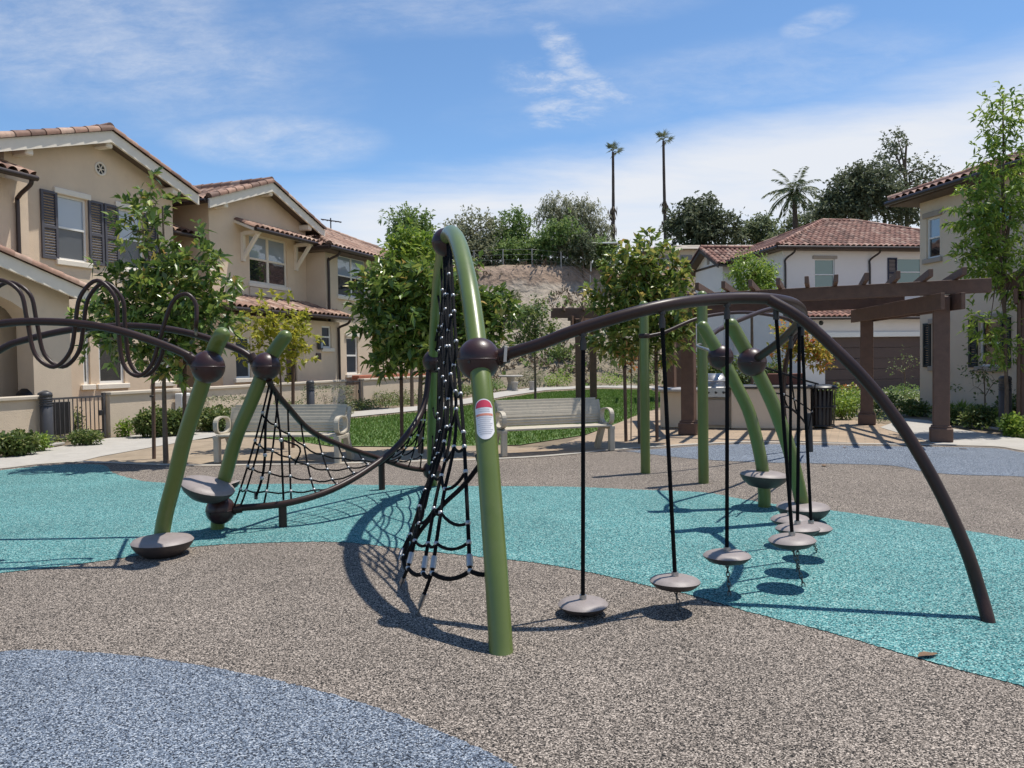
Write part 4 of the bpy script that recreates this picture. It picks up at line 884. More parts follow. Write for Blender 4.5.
bench(cb, math.atan2(u.y,u.x), 'pale bench right of the green arch leg, facing the hanging pods', (b2-b1).length)
b1 = G(217,463); b2 = G(337,463.5); u = (b2-b1).normalized(); cb = (b1+b2)/2+Vector((-u.y,u.x,0))*.27
bench(cb, math.atan2(u.y,u.x), 'pale bench behind the two leaning green posts on the left', (b2-b1).length)
# ------------------------------------------------------------------ play structure
CL = thing('climbing_structure','green and brown playground climber with rope nets, arched tubes, ball joints and leaning posts','climber',(-.07,3.94,0))
def part(mb, name, mat, parent=CL): return mb.build(name, mat, parent, world=True)
A0 = Vector((-.074,3.94,0)); A1 = Vector((-1.0,9.4,0)); AD = (A1-A0).normalized(); AH = (A1-A0).length/2; AC = (A0+A1)/2; AN = Vector((AD.y,-AD.x,0))   # AN points right
prof = [(2.78,-.06),(2.75,.0),(2.63,.34),(2.49,.66),(2.24,1.2),(2.02,1.52),(1.58,1.98),(1.0,2.35),(.45,2.54),(0,2.59)]
arch_path = [AC-AD*x+Vector((0,0,z)) for x,z in prof]+[AC+AD*x+Vector((0,0,z)) for x,z in prof[-2::-1]]
AP = crom(arch_path,8)
def arch_at(s):            # s in 0..1 along the arch
    i = s*(len(AP)-1); k = int(i); return AP[k].lerp(AP[min(k+1,len(AP)-1)], i-k)
m = MB(); m.tube(AP,.0635,20); part(m,'arch_tube','green_paint')
def joint_ball(p, r=.128, parent=CL):
    m = MB(); m.ball(p,r,26); b = part(m,'joint_ball','ball_brown',parent)
    m = MB(); m.lathe([(r*1.004,-.006),(r*1.012,-.006),(r*1.012,.006),(r*1.004,.006)],p,28); part(m,'clamp_seam','ball_brown',b)
    m = MB()
    for a in (4.3,): d = Vector((math.cos(a),math.sin(a),-.12)).normalized(); m.tube([Vector(p)+d*(r-.004),Vector(p)+d*(r+.005)],.009,8)
    part(m,'bolt','black_metal',b); return b
def nearest(path, y, front=True):
    n = len(path)//2; seg = path[:n] if front else path[n:]; return min(seg, key=lambda p: abs(p.y-y))
BF = min(AP[:len(AP)//2], key=lambda p: abs(p.z-1.52)); BR = min(AP[len(AP)//2:], key=lambda p: abs(p.z-1.50)); BT = arch_at(.515)+Vector((0,0,-.03)); BL = min(AP[len(AP)//2:], key=lambda p: abs(p.z-.20))
for p,r_ in ((BF,.132),(BR,.128),(BT,.128),(BL,.115)): joint_ball(p,r_)
# warning label wrapped on the front leg
def label_plate():
    c = min(AP[:len(AP)//2], key=lambda p: abs(p.z-1.13)); i = AP.index(c); t = (AP[i+1]-AP[i-1]).normalized()
    back = (CO-c); back.z = 0; back.normalize(); f = (back-t*back.dot(t)).normalized(); s = t.cross(f).normalized()*-1
    rad = .0635
    def P(a, v, e): return c+(f*math.cos(a)+s*math.sin(a))*(rad+e)+t*v
    def patch(v0, v1, aw, e, top=False, bot=False):
        m = MB(); n = 10; k = 8; vs = []
        for j in range(k+1):
            for i_ in range(n+1):
                a = (i_/n*2-1); v = v0+(v1-v0)*j/k
                if top: v = v0+(v1-v0)*j/k*(math.sqrt(max(0,1-a*a))*.92+.08)
                if bot: v = v1-(v1-v0)*(1-j/k)*(1-.25*abs(a)**2.2)
                vs.append(P(a*aw+.02,v,e))
        m.add(vs,[(j*(n+1)+i_,j*(n+1)+i_+1,(j+1)*(n+1)+i_+1,(j+1)*(n+1)+i_) for j in range(k) for i_ in range(n)],.5,True); return m
    a = .88
    m = patch(-.115,.085,a,.0015,bot=True); m2 = patch(.085,.135,a,.0015,top=True); m.add(m2.v,m2.f,.5,True)
    lab = part(m,'warning_label','sign_white'); lab['label'] = 'white warning label with red rounded top'
    part(patch(.082,.128,a*.92,.0025,top=True),'red_heading','sign_red',lab); part(patch(.030,.044,a*.92,.0025),'orange_band','sign_orange',lab)
    m = MB()
    for k in range(9):
        v = .018-k*.0125; q = patch(v,v+.004,a*(.8-.12*(k%3)),.0025); m.add(q.v,q.f,.5,True)
    for k in range(2): q = patch(.068-k*.013,.073-k*.013,a*.6,.0025); m.add(q.v,q.f,.5,True)
    part(m,'fine_print','sign_ink',lab)
label_plate()
# net hung inside the arch, fanning out to the left
BEAD = None
def bead(p, parent, r=.017):
    global BEAD
    if BEAD is None:
        m = MB(); m.lathe([(1e-5,-1),(.75,-.75),(1,-.2),(1,.2),(.75,.75),(1e-5,1)],seg=8); o = m.build('net_bead','bead',parent); BEAD = o
    else: o = BEAD.copy(); COL.objects.link(o); o.parent = parent
    o.location = wmat(parent).inverted() @ Vector(p); o.scale = (r,r,r); return o
def arch_net():
    bots = [(470,571,4.2),(432,573,4.5),(423,573,4.72),(408,568,4.95),(403,556,5.35),(408,538,6.0),(417,518,6.8),(425,500,7.7)]
    mids = [463,456,451,447,444,441,439,437]; tops = [.47,.50,.525,.55,.585,.63,.69,.76]; n = len(bots); ropes = []
    for k in range(n):
        tp = arch_at(tops[k])-Vector((0,0,.05)); bx,by,bd = bots[k]; b = W(bx,by,bd)
        d2 = tp.y*.30+bd*.70; d1 = tp.y*.65+bd*.35; px_t = 449-1.3*k
        ropes.append(crom([tp, W(px_t*.55+mids[k]*.45,330,d1), W(mids[k],425,d2), W(mids[k]*.45+bx*.55,500 if by > 510 else 470,d2*.4+bd*.6), b],8))
    def S(k,g): r = ropes[k]; i = g*(len(r)-1); q = int(i); return r[q].lerp(r[min(q+1,len(r)-1)],i-q)
    m = MB(); nodes = []
    for r in ropes: m.tube(r,.0115,6)
    half = len(AP)//2
    for g in (.13,.22,.31,.40,.49,.58,.68,.80,.90,1.0):
        pts = [S(k,min(1,max(.05,g+(.035*math.sin(k*2.3+g*17) if g < .85 else 0)))) for k in range(n)]; nodes += pts
        zr = max(.42,pts[-1].z+.05); pts.append(min(AP[half:], key=lambda p: abs(p.z-zr)))
        if g > .95: zf = .36; pts.insert(0, min(AP[:half], key=lambda p: abs(p.z-zf)))
        full = []
        for a,b in zip(pts[:-1],pts[1:]):
            for k in range(6): q = k/6; full.append(a.lerp(b,q)-Vector((0,0,.10*(b-a).length*4*q*(1-q))))
        full.append(pts[-1]); m.tube(full,.010 if g < .95 else .0135,6)
    f0 = min(AP[:half], key=lambda p: abs(p.z-.90))
    m.tube(crom([f0+Vector((-.04,.03,0)),W(463,486,4.55),W(444,504,4.8),W(421,530,5.1),W(405,558,5.3)],6),.0145,6)
    net = part(m,'arch_net','rope')
    for p in nodes: bead(p,net,.0165)
    m = MB(); m.tube([f0+Vector((-.02,.0,-.05)),f0+Vector((-.05,.03,.05))],.03,10); part(m,'rope_socket','black_metal',net)
    for k,gx,gy in ((1,417,614),(3,400,586),(5,398,560),(7,420,512)):
        b = S(k,1.0); g = G(gx,gy); q = b.lerp(g,.5)
        m = MB(); m.tube([b,q],.012,6); part(m,'anchor_rope','rope',net)
        m = MB(); m.tube([q,q.lerp(g,.6)],.016,8); m.tube([q.lerp(g,.55),g+Vector((0,0,-.02))],.008,6); part(m,'anchor_rod','steel',net)
    for k in (0,1,2,3):
        b = S(k,.985); q = S(k,.945); m = MB(); m.tube([q,b],.019,8); part(m,'rope_sleeve','bead',net)
arch_net()
# overhead tube from the front ball, over the pods and round to the far leaning post
R1b = W(752,362,6.9); R2b = W(720.5,357,7.8)
track = [BF+Vector((.13,0,.0)), W(508,354,4.66), W(540,344,4.6), W(583,328,4.53), W(662,306,4.56), W(727,298.5,4.85), W(776,299.5,5.0), W(798,306.5,5.3), W(801,320,5.75), W(782,340,6.35), R1b]
TP = crom(track,8); m = MB(); m.tube(TP,.0365,14); ov = part(m,'overhead_tube','brown_paint')
def clamp(p, q, r=.05):
    m = MB(); m.tube([p,q],r,14); m.tube([Vector(p).lerp(q,.3),Vector(p).lerp(q,.45)],r*1.25,14); return part(m,'clamp_collar','brown_paint')
clamp(BF+Vector((.10,0,.0)), W(507,354.5,4.66)); c = MB(); c.bar(W(506,346,4.63),W(505,362,4.63),.02,.05,(0,1,0)); part(c,'clamp_bracket','steel')
legp = [W(768,299,4.96),W(800,318,4.9),W(833,347,4.83),W(870,385,4.73),W(906,433,4.63),W(940,492,4.52),W(965,547,4.43),W(980,592,4.37),G(988.5,622),G(988.5,622)+Vector((.004,0,-.05))]
m = MB(); m.tube(crom(legp,7),.0365,14); part(m,'support_leg','brown_paint')
c = MB(); q = crom(legp,7); c.tube([q[9],q[10]],.0385,14); part(c,'sleeve_joint','brown_paint')
# leaning posts
def big_disc(p, tilt, r=.235, parent=CL, mat='pod_plastic'):
    M = Matrix.Rotation(tilt[0],4,'X') @ Matrix.Rotation(tilt[1],4,'Y'); k = r/.15
    m = MB(); m.lathe([(1e-4,.030*k*.8),(.10*k,.027*k*.8),(.138*k,.016*k*.8),(.15*k,.0)],p,30,M); a = part(m,'step_disc','pod_plastic',parent)
    m = MB(); m.lathe([(.15*k,0),(.146*k,-.014*k),(.128*k,-.040*k),(.09*k,-.070*k),(.04*k,-.082*k),(1e-4,-.083*k)],p,30,M); part(m,'disc_underside','pod_shade',a); return a
def lean_post(pix, Y, base_px, ball_at, discs=(), extra_ball=None, yb=None):
    b = G(*base_px); yb = b.y
    n = len(pix); pts = [W(px,py,yb+(Y-yb)*i/(n-1)) for i,(px,py) in enumerate(pix)]
    pts = [Vector((b.x,b.y,-.05)), Vector((b.x+(pts[0].x-b.x)*.3,b.y,max(.02,pts[0].z*.35)))]+pts if pts[0].z > .08 else [Vector((b.x,b.y,-.05))]+pts
    m = MB(); m.tube(crom(pts,6),.0625,18,rnd_end=True); po = part(m,'leaning_post','green_paint')
    joint_ball(ball_at); 
    if extra_ball is not None: joint_ball(extra_ball,.13)
    for d_ in discs: big_disc(*d_)
L1b = W(208,367,6.0); L2b = W(266,366.5,6.95); L2l = W(220.5,510,7.03); RLb = BL
lean_post([(166,512),(175,478),(184,440),(197,400),(208,367),(217,344),(222,335)],6.0,(160,549),L1b,[(W(162.5,541,6.12),(0,0))])
lean_post([(222,490),(227,470),(237,435),(252,400),(266,366),(278,346),(285,337)],6.95,(217,529),L2b,[(W(208,486,6.85),(.10,.30)),(W(229,484,7.12),(.0,-.25),.10)],L2l)
lean_post([(803,510),(797,480),(788,445),(772,402),(752,362),(737,335),(731,325)],6.9,(803.5,521),R1b,[(W(803,507,7.0),(0,0))])
lean_post([(764,490),(761,460),(750,415),(737,387),(721,357),(709,337),(703,327)],7.8,(764.5,507),R2b,[(W(764,475,7.7),(0,.05))])
# straight posts behind and their thin arched rails
def straight_post(px, py, top):
    b = G(px,py); z = W(top[0],top[1],b.y).z; m = MB(); m.tube([b+Vector((0,0,-.05)),b+Vector((0,0,z*.5)),b+Vector((0,0,z-.06))],.063,18,rnd_end=True); part(m,'upright_post','green_paint'); return b
s1 = straight_post(645.5,473,(645,301)); s2 = straight_post(703.5,483,(700,291))
c = MB(); z1 = W(648,336,s1.y).z; c.lathe([(.066,-.03),(.074,-.025),(.074,.025),(.066,.03)],s1+Vector((0,0,z1)),18); part(c,'clamp_collar','brown_paint')
m = MB(); m.tube(crom([s1+Vector((.06,0,z1)),W(665,332,10.25),W(693,320,10.4),W(717,314.5,10.6),W(746,312.5,10.9),W(775,316,11.3),W(792,322,11.6),W(797,335,11.9),W(788,357,12.0),W(784,400,12.1),G(789,452)+Vector((0,0,-.03))],7),.024,10); part(m,'thin_rail','brown_paint')
m = MB(); m.tube(crom([R2b+Vector((-.1,0,.15)),W(716,331.5,8.2),W(747,317,8.7),W(775,308.5,9.2),W(794,313,9.9),W(800,327,10.5),W(790,347,10.9),W(783,385,11.2),W(788,450,11.6)],7),.026,10); part(m,'thin_rail','brown_paint')
m = MB(); m.tube(crom([s2+Vector((0,0,W(703,344,s2.y).z)),W(697,346,9.0),W(708,350,8.4),R2b],6),.018,8); part(m,'thin_rail','steel')
m = MB(); m.tube([G(810,452)+Vector((0,0,-.03)),G(810,452)+Vector((-.02,0,.62))],.05,12); part(m,'short_post','black_metal')
def side_net():
    ra = crom([W(757,365,7.2),W(782,373,8.4),W(800,379,9.4),W(818,384,10.8)],6); rb = crom([W(778,408,7.6),W(790,408,8.6),W(803,420,9.8),W(809,432,11.8)],6); m = MB(); N_ = []
    m.tube(ra,.013,6); m.tube(rb,.013,6)
    for k in range(1,len(ra),4):
        a,b = ra[k],rb[k]; m.tube([a.lerp(b,q/5)-Vector((0,0,.05*4*(q/5)*(1-q/5))) for q in range(6)],.009,5); N_ += [a.lerp(b,.5)-Vector((0,0,.05))]
    m.tube([a.lerp(b,.5)-Vector((0,0,.05)) for a,b in zip(ra,rb)],.009,5)
    net = part(m,'side_net','rope')
    for p in N_: bead(p,net,.016)
side_net()
# loop ladder on the left
m = MB(); fr_path = crom([L1b+Vector((-.08,0,.03)),W(187,355,5.98),W(150,340,6.0),W(105,327.5,6.0),W(57,322,6.0),W(0,324,6.0),W(-60,341,6.0),W(-130,385,6.05),W(-185,440,6.1),(-6.0,6.1,.4),(-6.1,6.1,-.05)],7); m.tube(fr_path,.031,12); part(m,'ladder_rail','brown_paint')
m = MB(); m.tube(crom([L2b+Vector((-.08,0,.03)),W(240,350.5,6.95),W(200,336,7.0),W(160,328,7.0),W(120,326,7.0),W(70,330,7.0),W(25,340,7.0),W(0,350,7.0),W(-60,390,7.0),W(-110,440,7.0),(-5.75,7.0,.4),(-5.85,7.0,-.05)],7),.031,12); part(m,'ladder_rail','brown_paint')
clamp(L1b+Vector((-.10,0,.03)),W(187,355,5.98),.042); clamp(L2b+Vector((-.10,0,.03)),W(250,354.5,6.95),.042)
serp = [(196,328),(196,305),(186,294),(172,303),(160,338),(152,364),(138,376),(123,363),(118,325),(115,297),(97,280.5),(80,297),(75,327),(70,352),(54,367),(35,354),(27,320),(20,292),(-2,280),(-22,296),(-30,330),(-38,358),(-55,370),(-75,356),(-85,326),(-95,300),(-115,292)]
def serpent(dy, sx, skip=0):
    pts = []
    for i,(px,py) in enumerate(serp[skip:]): p = W(px,py,6.06); pts.append(Vector((p.x*1.0+sx,p.y+dy,p.z)))
    pts = pts if skip else [W(196.5,334,6.96),W(196,331,6.5)]+pts; m = MB(); m.tube(crom(pts,5),.0165,9); part(m,'loop_rung','brown_paint')
serpent(0,0); serpent(.17,-.03,4)
# sagging net bridge between the low ball and the rear of the arch
T1 = crom([L2l+Vector((.1,0,0)),W(240,508,7.05),W(285,503.5,7.1),W(330,490.5,7.3),W(370,468,7.65),W(400,443,8.0),W(423,408,8.45),BR+Vector((-.05,0,-.05))],7)
T2 = crom([L2b+Vector((.03,-.02,-.12)),W(273,389,7.05),W(287,406,7.3),W(311,431,7.8),W(345,447,8.3),W(378,458,8.8),W(405,467,9.1),BL+Vector((-.08,0,.0))],7)
m = MB(); m.tube(T1,.032,12); part(m,'bridge_tube','brown_paint'); m = MB(); m.tube(T2,.029,12); part(m,'bridge_tube','brown_paint')
clamp(L2l+Vector((.09,0,0)),W(242,508,7.06),.043)
for px,py,py2 in ((283,503.5,527),(382,459,490)):
    b = G(px,py2); m = MB(); m.tube([b+Vector((0,0,-.05)),Vector((b.x,b.y,W(px,py,b.y).z))],.038,12); part(m,'bridge_leg','brown_paint')
def bridge_net():
    def at(T,s): i = s*(len(T)-1); k = int(i); return T[k].lerp(T[min(k+1,len(T)-1)],i-k)
    def S(s,t): p = at(T1,.06+.90*s).lerp(at(T2,.04+.92*s),t); return p-Vector((0,0,.16*4*t*(1-t)*(1-abs(s-.45)*1.3)))
    m = MB(); nodes = []; ns = 12
    for i in range(ns):
        s = i/(ns-1); m.tube([S(s,t/8) for t in range(9)],.009,6)
    for t in (.2,.4,.6,.8):
        m.tube([S(s/40,t)-Vector((0,0,.018*abs(math.sin(s/40*11*math.pi)))) for s in range(41)],.0085,6); nodes += [S(i/(ns-1),t) for i in range(ns)]
    a,b = W(256,497,7.03),W(272,390,7.0)
    m.tube(crom([b,W(266,420,7.0),W(265,455,6.98),W(262,478,6.98),a],5),.012,6); m.tube([W(275,392,7.02),W(281,440,7.0),W(283.5,500,7.05)],.010,6); m.tube(crom([W(282,440,7.0),W(300,448,7.2),S(.3,.55)],4),.009,5)
    net = part(m,'bridge_net','rope')
    for p in nodes: bead(p,net,.016)
    for p in (W(281,440,7),W(265,455,6.98),W(262,478,6.98)): bead(p,net,.02)
    g = MB(); g.tube([a+Vector((0,0,.04)),a+Vector((0,0,-.02))],.016,8); part(g,'rope_socket','black_metal',net)
bridge_net()
# hanging pods -----------------------------------------------------------------
def make_pod(px, py, Y, top, label, chain_px=None):
    c = W(px,py,Y); g = Vector((c.x,c.y,0)) if chain_px is None else Vector((G(*chain_px).x,G(*chain_px).y,0))
    t = thing('hanging_pod',label,'stepping pod',(g.x,g.y,0),0,'grey saucer pods hanging from the brown overhead tube')
    tp = min(TP, key=lambda q: (q-W(top[0],top[1],Y)).length) if not isinstance(top,Vector) else top
    tl = (random.uniform(-.06,.06),random.uniform(-.05,.05)); M = Matrix.Rotation(tl[0],4,'X') @ Matrix.Rotation(tl[1],4,'Y')
    m = MB(); m.lathe([(1e-4,.030),(.018,.030),(.10,.026),(.135,.014),(.150,.0)],c,30,M); d = part(m,'disc','pod_plastic',t)
    m = MB(); m.lathe([(.150,0),(.146,-.010),(.115,-.036),(.06,-.052),(1e-4,-.054)],c,30,M); part(m,'underside','pod_shade',d)
    m = MB(); e = tp+Vector((0,0,-.10)); m.tube([c+Vector((0,0,.05)),c.lerp(e,.5),e],.0125,8); part(m,'rope','rope',t)
    m = MB(); m.tube([c+Vector((0,0,.02)),c+Vector((0,0,.055))],.021,10); part(m,'ferrule','steel',t)
    m = MB(); m.tube([e+Vector((0,0,-.03)),e+Vector((0,0,.03))],.02,8); m.tube([e+Vector((0,0,.02)),tp+Vector((0,0,-.02))],.014,8)
    m.tube([tp+Vector((0,0,-.025)),tp+Vector((0,0,-.05))],.022,10); part(m,'hanger','black_metal',t)
    # chain of oval links down to the surface
    m = MB(); b = c+Vector((0,0,-.045)); g2 = g+Vector((0,0,.0)); L_ = (b-g2).length; n = max(1,round(L_/.030)); ax = (g2-b).normalized(); s1_ = ax.cross(Vector((1,0,0))).normalized(); s2_ = ax.cross(s1_)
    for i in range(n):
        o = b.lerp(g2,(i+.5)/n); sd = s1_ if i%2 else s2_
        ring = [o+ax*math.sin(2*math.pi*k/10)*.021+sd*math.cos(2*math.pi*k/10)*.010 for k in range(11)]; m.tube(ring,.0036,5,cap=False)
    part(m,'chain','chain_metal',t); return t
make_pod(583,604,4.53,(583,328),'grey pod nearest the green arch leg, almost touching the tan surface')
make_pod(675,581,4.55,(661,306),'grey pod second from the green arch leg, at the tan and teal border',(681,616))
make_pod(727,555.5,4.87,(727,299),'grey pod over the teal surface with a clear straight chain below',(729.5,596))
make_pod(792,540,5.0,(777,300),'grey pod in front of the overlapping group on the right, chain slanting',(804,587))
make_pod(797.5,528.5,5.35,(799,308),'grey pod just behind the front pod of the overlapping right group')
make_pod(811,527.5,5.7,(801,320),'rightmost grey pod of the overlapping group',(817,552))
make_pod(790,519,6.1,(793,329),'farthest grey pod, half hidden below the disc of the leaning post')
# ------------------------------------------------------------------ trees near the play area
def blob(px, py, Y, rpx, rpy, ry=None): p = W(px,py,Y); k = Y/F; return (p.x,p.y,p.z,rpx*k,(ry or rpx*k),rpy*k)
def stake(px, py, toppx, toppy, label, r=.032):
    b = G(px,py); tp = W(toppx,toppy,b.y); t = thing('tree_stake',label,'stake',b,0,'wooden stakes holding the young trees'); m = MB(); m.tube([(0,0,-.05),(tp.x-b.x,0,tp.z)],r,8); m.build('pole','wood_stake',t)
    m = MB(); z = tp.z*.72; m.lathe([(r,-.015),(r+.012,-.015),(r+.012,.015),(r,.015)],(0,0,z),8); m.build('tie_band','black_metal',t)
yt = G(167,463).y
tree('magnolia_tree','glossy green magnolia tree in front of the tan house with grey shutters','tree',G(166,462),[blob(150,345,yt,46,36),blob(112,330,yt,38,32),blob(196,320,yt,40,36),blob(165,285,yt,42,38),blob(140,225,yt,24,34),blob(152,200,yt,14,22),blob(205,262,yt,26,26),blob(224,305,yt,22,22),blob(120,290,yt,28,22),blob(185,365,yt,26,20)],'leaf_magnolia',520,9,.18,.074,.04,spread=.06,noise=.3,flowers=4,shell=1.9)
stake(154,458,153,372,'dark stake left of the magnolia trunk by the shuttered house'); stake(184,460,185,340,'dark stake right of the magnolia trunk by the shuttered house')
yt = G(283,448).y
tree('young_yellow_tree','slim young tree with yellow green leaves behind the left bench','tree',G(283,448),[blob(282,335,yt,30,20),blob(258,330,yt,22,16),blob(303,338,yt,18,20),blob(280,362,yt,20,18),blob(240,352,yt,12,10),blob(270,305,yt,14,12)],'leaf_yellow',190,8,.12,.065,.022,spread=.06)
stake(293,447,293,345,'thin dark stake beside the yellow green tree')
yt = G(421,452).y
tree('magnolia_tree','dense dark green magnolia tree left of the arch in the lawn','tree',G(421,452),[blob(400,325,yt,44,40),blob(375,300,yt,24,32),blob(430,290,yt,44,36),blob(475,315,yt,34,26),blob(400,285,yt,34,22),blob(380,275,yt,16,16),blob(440,350,yt,46,30),blob(505,310,yt,18,18),blob(395,360,yt,30,22),blob(490,345,yt,20,18)],'leaf_magnolia',760,9,.20,.08,.045,spread=.06,noise=.3,flowers=3,shell=2.1)
stake(402,449,401,352,'brown stake left of the magnolia in the lawn')
bq = W(412,402,27); tree('magnolia_tree','sunlit yellow green magnolia rising behind the dense lawn magnolia','tree',(bq.x,bq.y,0),[blob(412,250,27,16,14),blob(396,256,27,13,12),blob(426,254,27,10,12),blob(408,268,27,22,12),blob(413,236,27,6,7)],'leaf_bright',260,8,.28,.10,.06,spread=.12,noise=.3)
yt = G(640,443).y
tree('magnolia_tree','olive and copper leaved magnolia tree with white blooms behind the upright green posts','tree',G(640,443),[blob(640,318,yt,40,30),blob(608,300,yt,20,20),blob(668,292,yt,20,26),blob(636,268,yt,26,22),blob(655,246,yt,10,16),blob(608,276,yt,12,10),blob(684,322,yt,10,16),blob(622,345,yt,30,16),blob(668,345,yt,20,16),blob(680,268,yt,8,8)],'leaf_magnolia_warm',600,9,.17,.07,.035,spread=.06,noise=.3,flowers=6,shell=2.0)
stake(626,441,624,338,'dark stake left of the copper leaved magnolia'); stake(657,441,656,345,'dark stake right of the copper leaved magnolia')
m = MB(); yb = W(631,358,14); tt = thing('yellow_plant','small rounded yellow plant on a thin stem beside the copper leaved magnolia','plant',G(631,440)); m.tube([(0,0,0),(.02,0,yb.z-.1)],.012,6); m.build('stem','bark',tt)
foliage('foliage', crown_leaves([(0,0,yb.z,.16,.14,.20)],45,6,.06,.035,.03), 'leaf_orange', tt)
yt = 15.0; bR = W(1006,430,yt)
tree('slender_tree','tall slender light green tree at the right edge in front of the greige house','tree',(bR.x,bR.y,0),[blob(1003,110,yt,20,26),blob(1000,150,yt,20,30),blob(995,195,yt,30,26),blob(975,215,yt,24,30),blob(1010,225,yt,26,36),blob(968,260,yt,16,28),blob(990,265,yt,26,24),blob(1015,285,yt,22,24),blob(1020,170,yt,16,22),blob(990,330,yt,20,16),blob(1000,355,yt,14,20)],'leaf_bright',600,9,.16,.048,.04,droop=.35,up=.0,spread=.07,noise=.3,shell=1.8,trunk_top=W(1003,100,yt))
stake(1018,432,1019,300,'dark stake at the right edge beside the slender tree')
bq = W(985,418,17.2)
tree('wispy_shrub','wispy small dark leaved tree against the greige house wall','tree',(bq.x,bq.y,0),[blob(982,372,17.2,20,26),blob(972,390,17.2,14,18),blob(998,385,17.2,12,18)],'leaf_hedge',60,4,.09,.05,.02,spread=.08,shell=1.6)
bq = W(905,405,27); tree('sapling','thin bare looking sapling in front of the brown garage door','tree',(bq.x,bq.y,0),[blob(902,365,27,10,16),blob(896,372,27,8,8),blob(912,370,27,7,10)],'leaf_hedge',28,4,.10,.04,.03,spread=.1,shell=1.4)
bq = W(752,392,29); tree('light_green_tree','small rounded light green tree behind the pergola beams','tree',(bq.x,bq.y,0),[blob(752,276,29,15,10),blob(742,272,29,8,9),blob(763,280,29,9,7),blob(755,292,29,16,7)],'leaf_bright',330,9,.22,.06,.06,droop=.5,spread=.14,noise=.2)
bq = W(800,402,22); tree('autumn_tree','small tree with yellow and orange leaves beside the litter bin','tree',(bq.x,bq.y,0),[blob(800,340,22,16,12),blob(790,352,22,12,10),blob(812,356,22,14,11),blob(822,362,22,12,7),blob(784,340,22,8,12)],'leaf_autumn',230,8,.14,.075,.03,spread=.09)
bq = W(535,386,26); tree('young_tree','young leafy tree between the dark magnolia and the far pergola','tree',(bq.x,bq.y,0),[blob(533,330,26,14,18),blob(526,345,26,10,12),blob(545,340,26,11,14),blob(535,312,26,8,10)],'leaf_hedge',260,7,.15,.07,.04,spread=.12)
# ------------------------------------------------------------------ shrubs and hedges
def sh(px, py, wpx, hpx, mat, label, n=900, box=False, L=.07, Wd=.04, name='shrub', group='low shrubs in the planting beds', dep=None):
    g = G(px,py); k = g.y/F; bush(name,label,'hedge' if box else 'shrub',(g.x,g.y+(dep or wpx*k*.4),0),wpx*k/2,dep or wpx*k*.4,hpx*k,mat,n,L,Wd,group,box)
sh(4,457,40,24,'leaf_hedge','low bushy shrub at the very left edge below the wall',2200,L=.09,Wd=.055)
sh(28,452,30,18,'leaf_bright','low light green shrub left of the near bollard',900)
sh(78,446,34,15,'leaf_hedge','low clipped dark shrub at the foot of the wide gate',1000)
sh(66,438,24,30,'leaf_hedge','upright leafy shrub growing up against the wide gate',700)
sh(122,437,16,18,'leaf_bright','small light green shrub right of the wide gate',500)
sh(146,438,40,30,'leaf_hedge','dark rounded shrub left of the magnolia stakes',2400,L=.09,Wd=.055); sh(174,436,36,27,'leaf_hedge','dark shrub behind the magnolia trunk',2200,L=.09,Wd=.055)
sh(208,432,42,25,'leaf_hedge','dark green shrub right of the magnolia, left of the bench',2400,L=.09,Wd=.055)
sh(222,427,54,28,'leaf_variegated','pale variegated clipped hedge behind the left bench end',1500,True,.06,name='hedge',group='clipped hedges by the garden wall',dep=.4)
sh(325,415,46,27,'leaf_variegated','pale variegated hedge around the second bollard',1400,True,.07,name='hedge',group='clipped hedges by the garden wall',dep=.4)
sh(285,419,34,20,'leaf_hedge','low dark hedge between the two variegated hedges',700)
sh(358,410,32,11,'leaf_hedge','low dark hedge at the foot of the narrow gate',700)
for i,(px,lab) in enumerate(((380,'leafy shrub below the far garden wall, nearest the narrow gate'),(400,'leafy shrub below the far garden wall behind the magnolia stake'),(425,'leafy shrub below the far garden wall behind the green arch'))): sh(px,405-i*1.5,30,14,'leaf_hedge',lab,600)
for px,py,w,h_,mt,lab in ((455,397,40,12,'leaf_hedge','low shrub left of the concrete table'),(488,392,36,13,'leaf_far_green','dark shrub just left of the concrete table'),(532,388,30,20,'leaf_variegated','rounded pale shrub right of the concrete table'),(558,387,34,16,'leaf_bright','light green shrub left of the far pergola'),(612,386,44,14,'leaf_bright','light green shrub between the far pergola posts'),(650,386,36,13,'leaf_hedge','dark shrub behind the copper leaved magnolia')): sh(px,py,w,h_,mt,lab,700,L=.12,Wd=.07)
for px,w,lab in ((500,60,'tall dark hedge beyond the lawn, left stretch'),(560,62,'tall dark hedge beyond the lawn behind the far pergola'),(622,62,'tall dark hedge beyond the lawn, right stretch')):
    sh(px,384,w,40 if px > 520 else 30,'leaf_hedge',lab,2600,True,.16,.09,name='hedge',group='tall dark hedges at the foot of the slope',dep=.8)
for px,py,w,h_,mt,lab in ((848,420,34,24,'leaf_bright','bright green shrub right of the litter bin'),(850,410,40,20,'leaf_bright','yellow green shrub in front of the garage, behind the bin'),(893,412,34,18,'leaf_hedge','dark shrub between the two right pergola posts'),(920,416,30,16,'leaf_hedge','low shrub left of the near pergola post'),(912,402,44,18,'leaf_far_green','dark planting in front of the garage corner'),(985,428,30,22,'leaf_hedge','dark low shrub left of the right bollard'),(962,424,34,16,'leaf_hedge','low dark shrub below the greige house windows'),(1022,437,30,22,'leaf_bright','light green shrub at the right edge past the bollard'),(1020,424,36,30,'leaf_hedge','dark shrub behind the right bollard'),(785,404,36,18,'leaf_bright','bright shrub left of the litter bin'),(765,398,30,14,'leaf_hedge','dark shrub behind the barbecue island')): sh(px,py,w,h_,mt,lab,900,L=.09,Wd=.05)
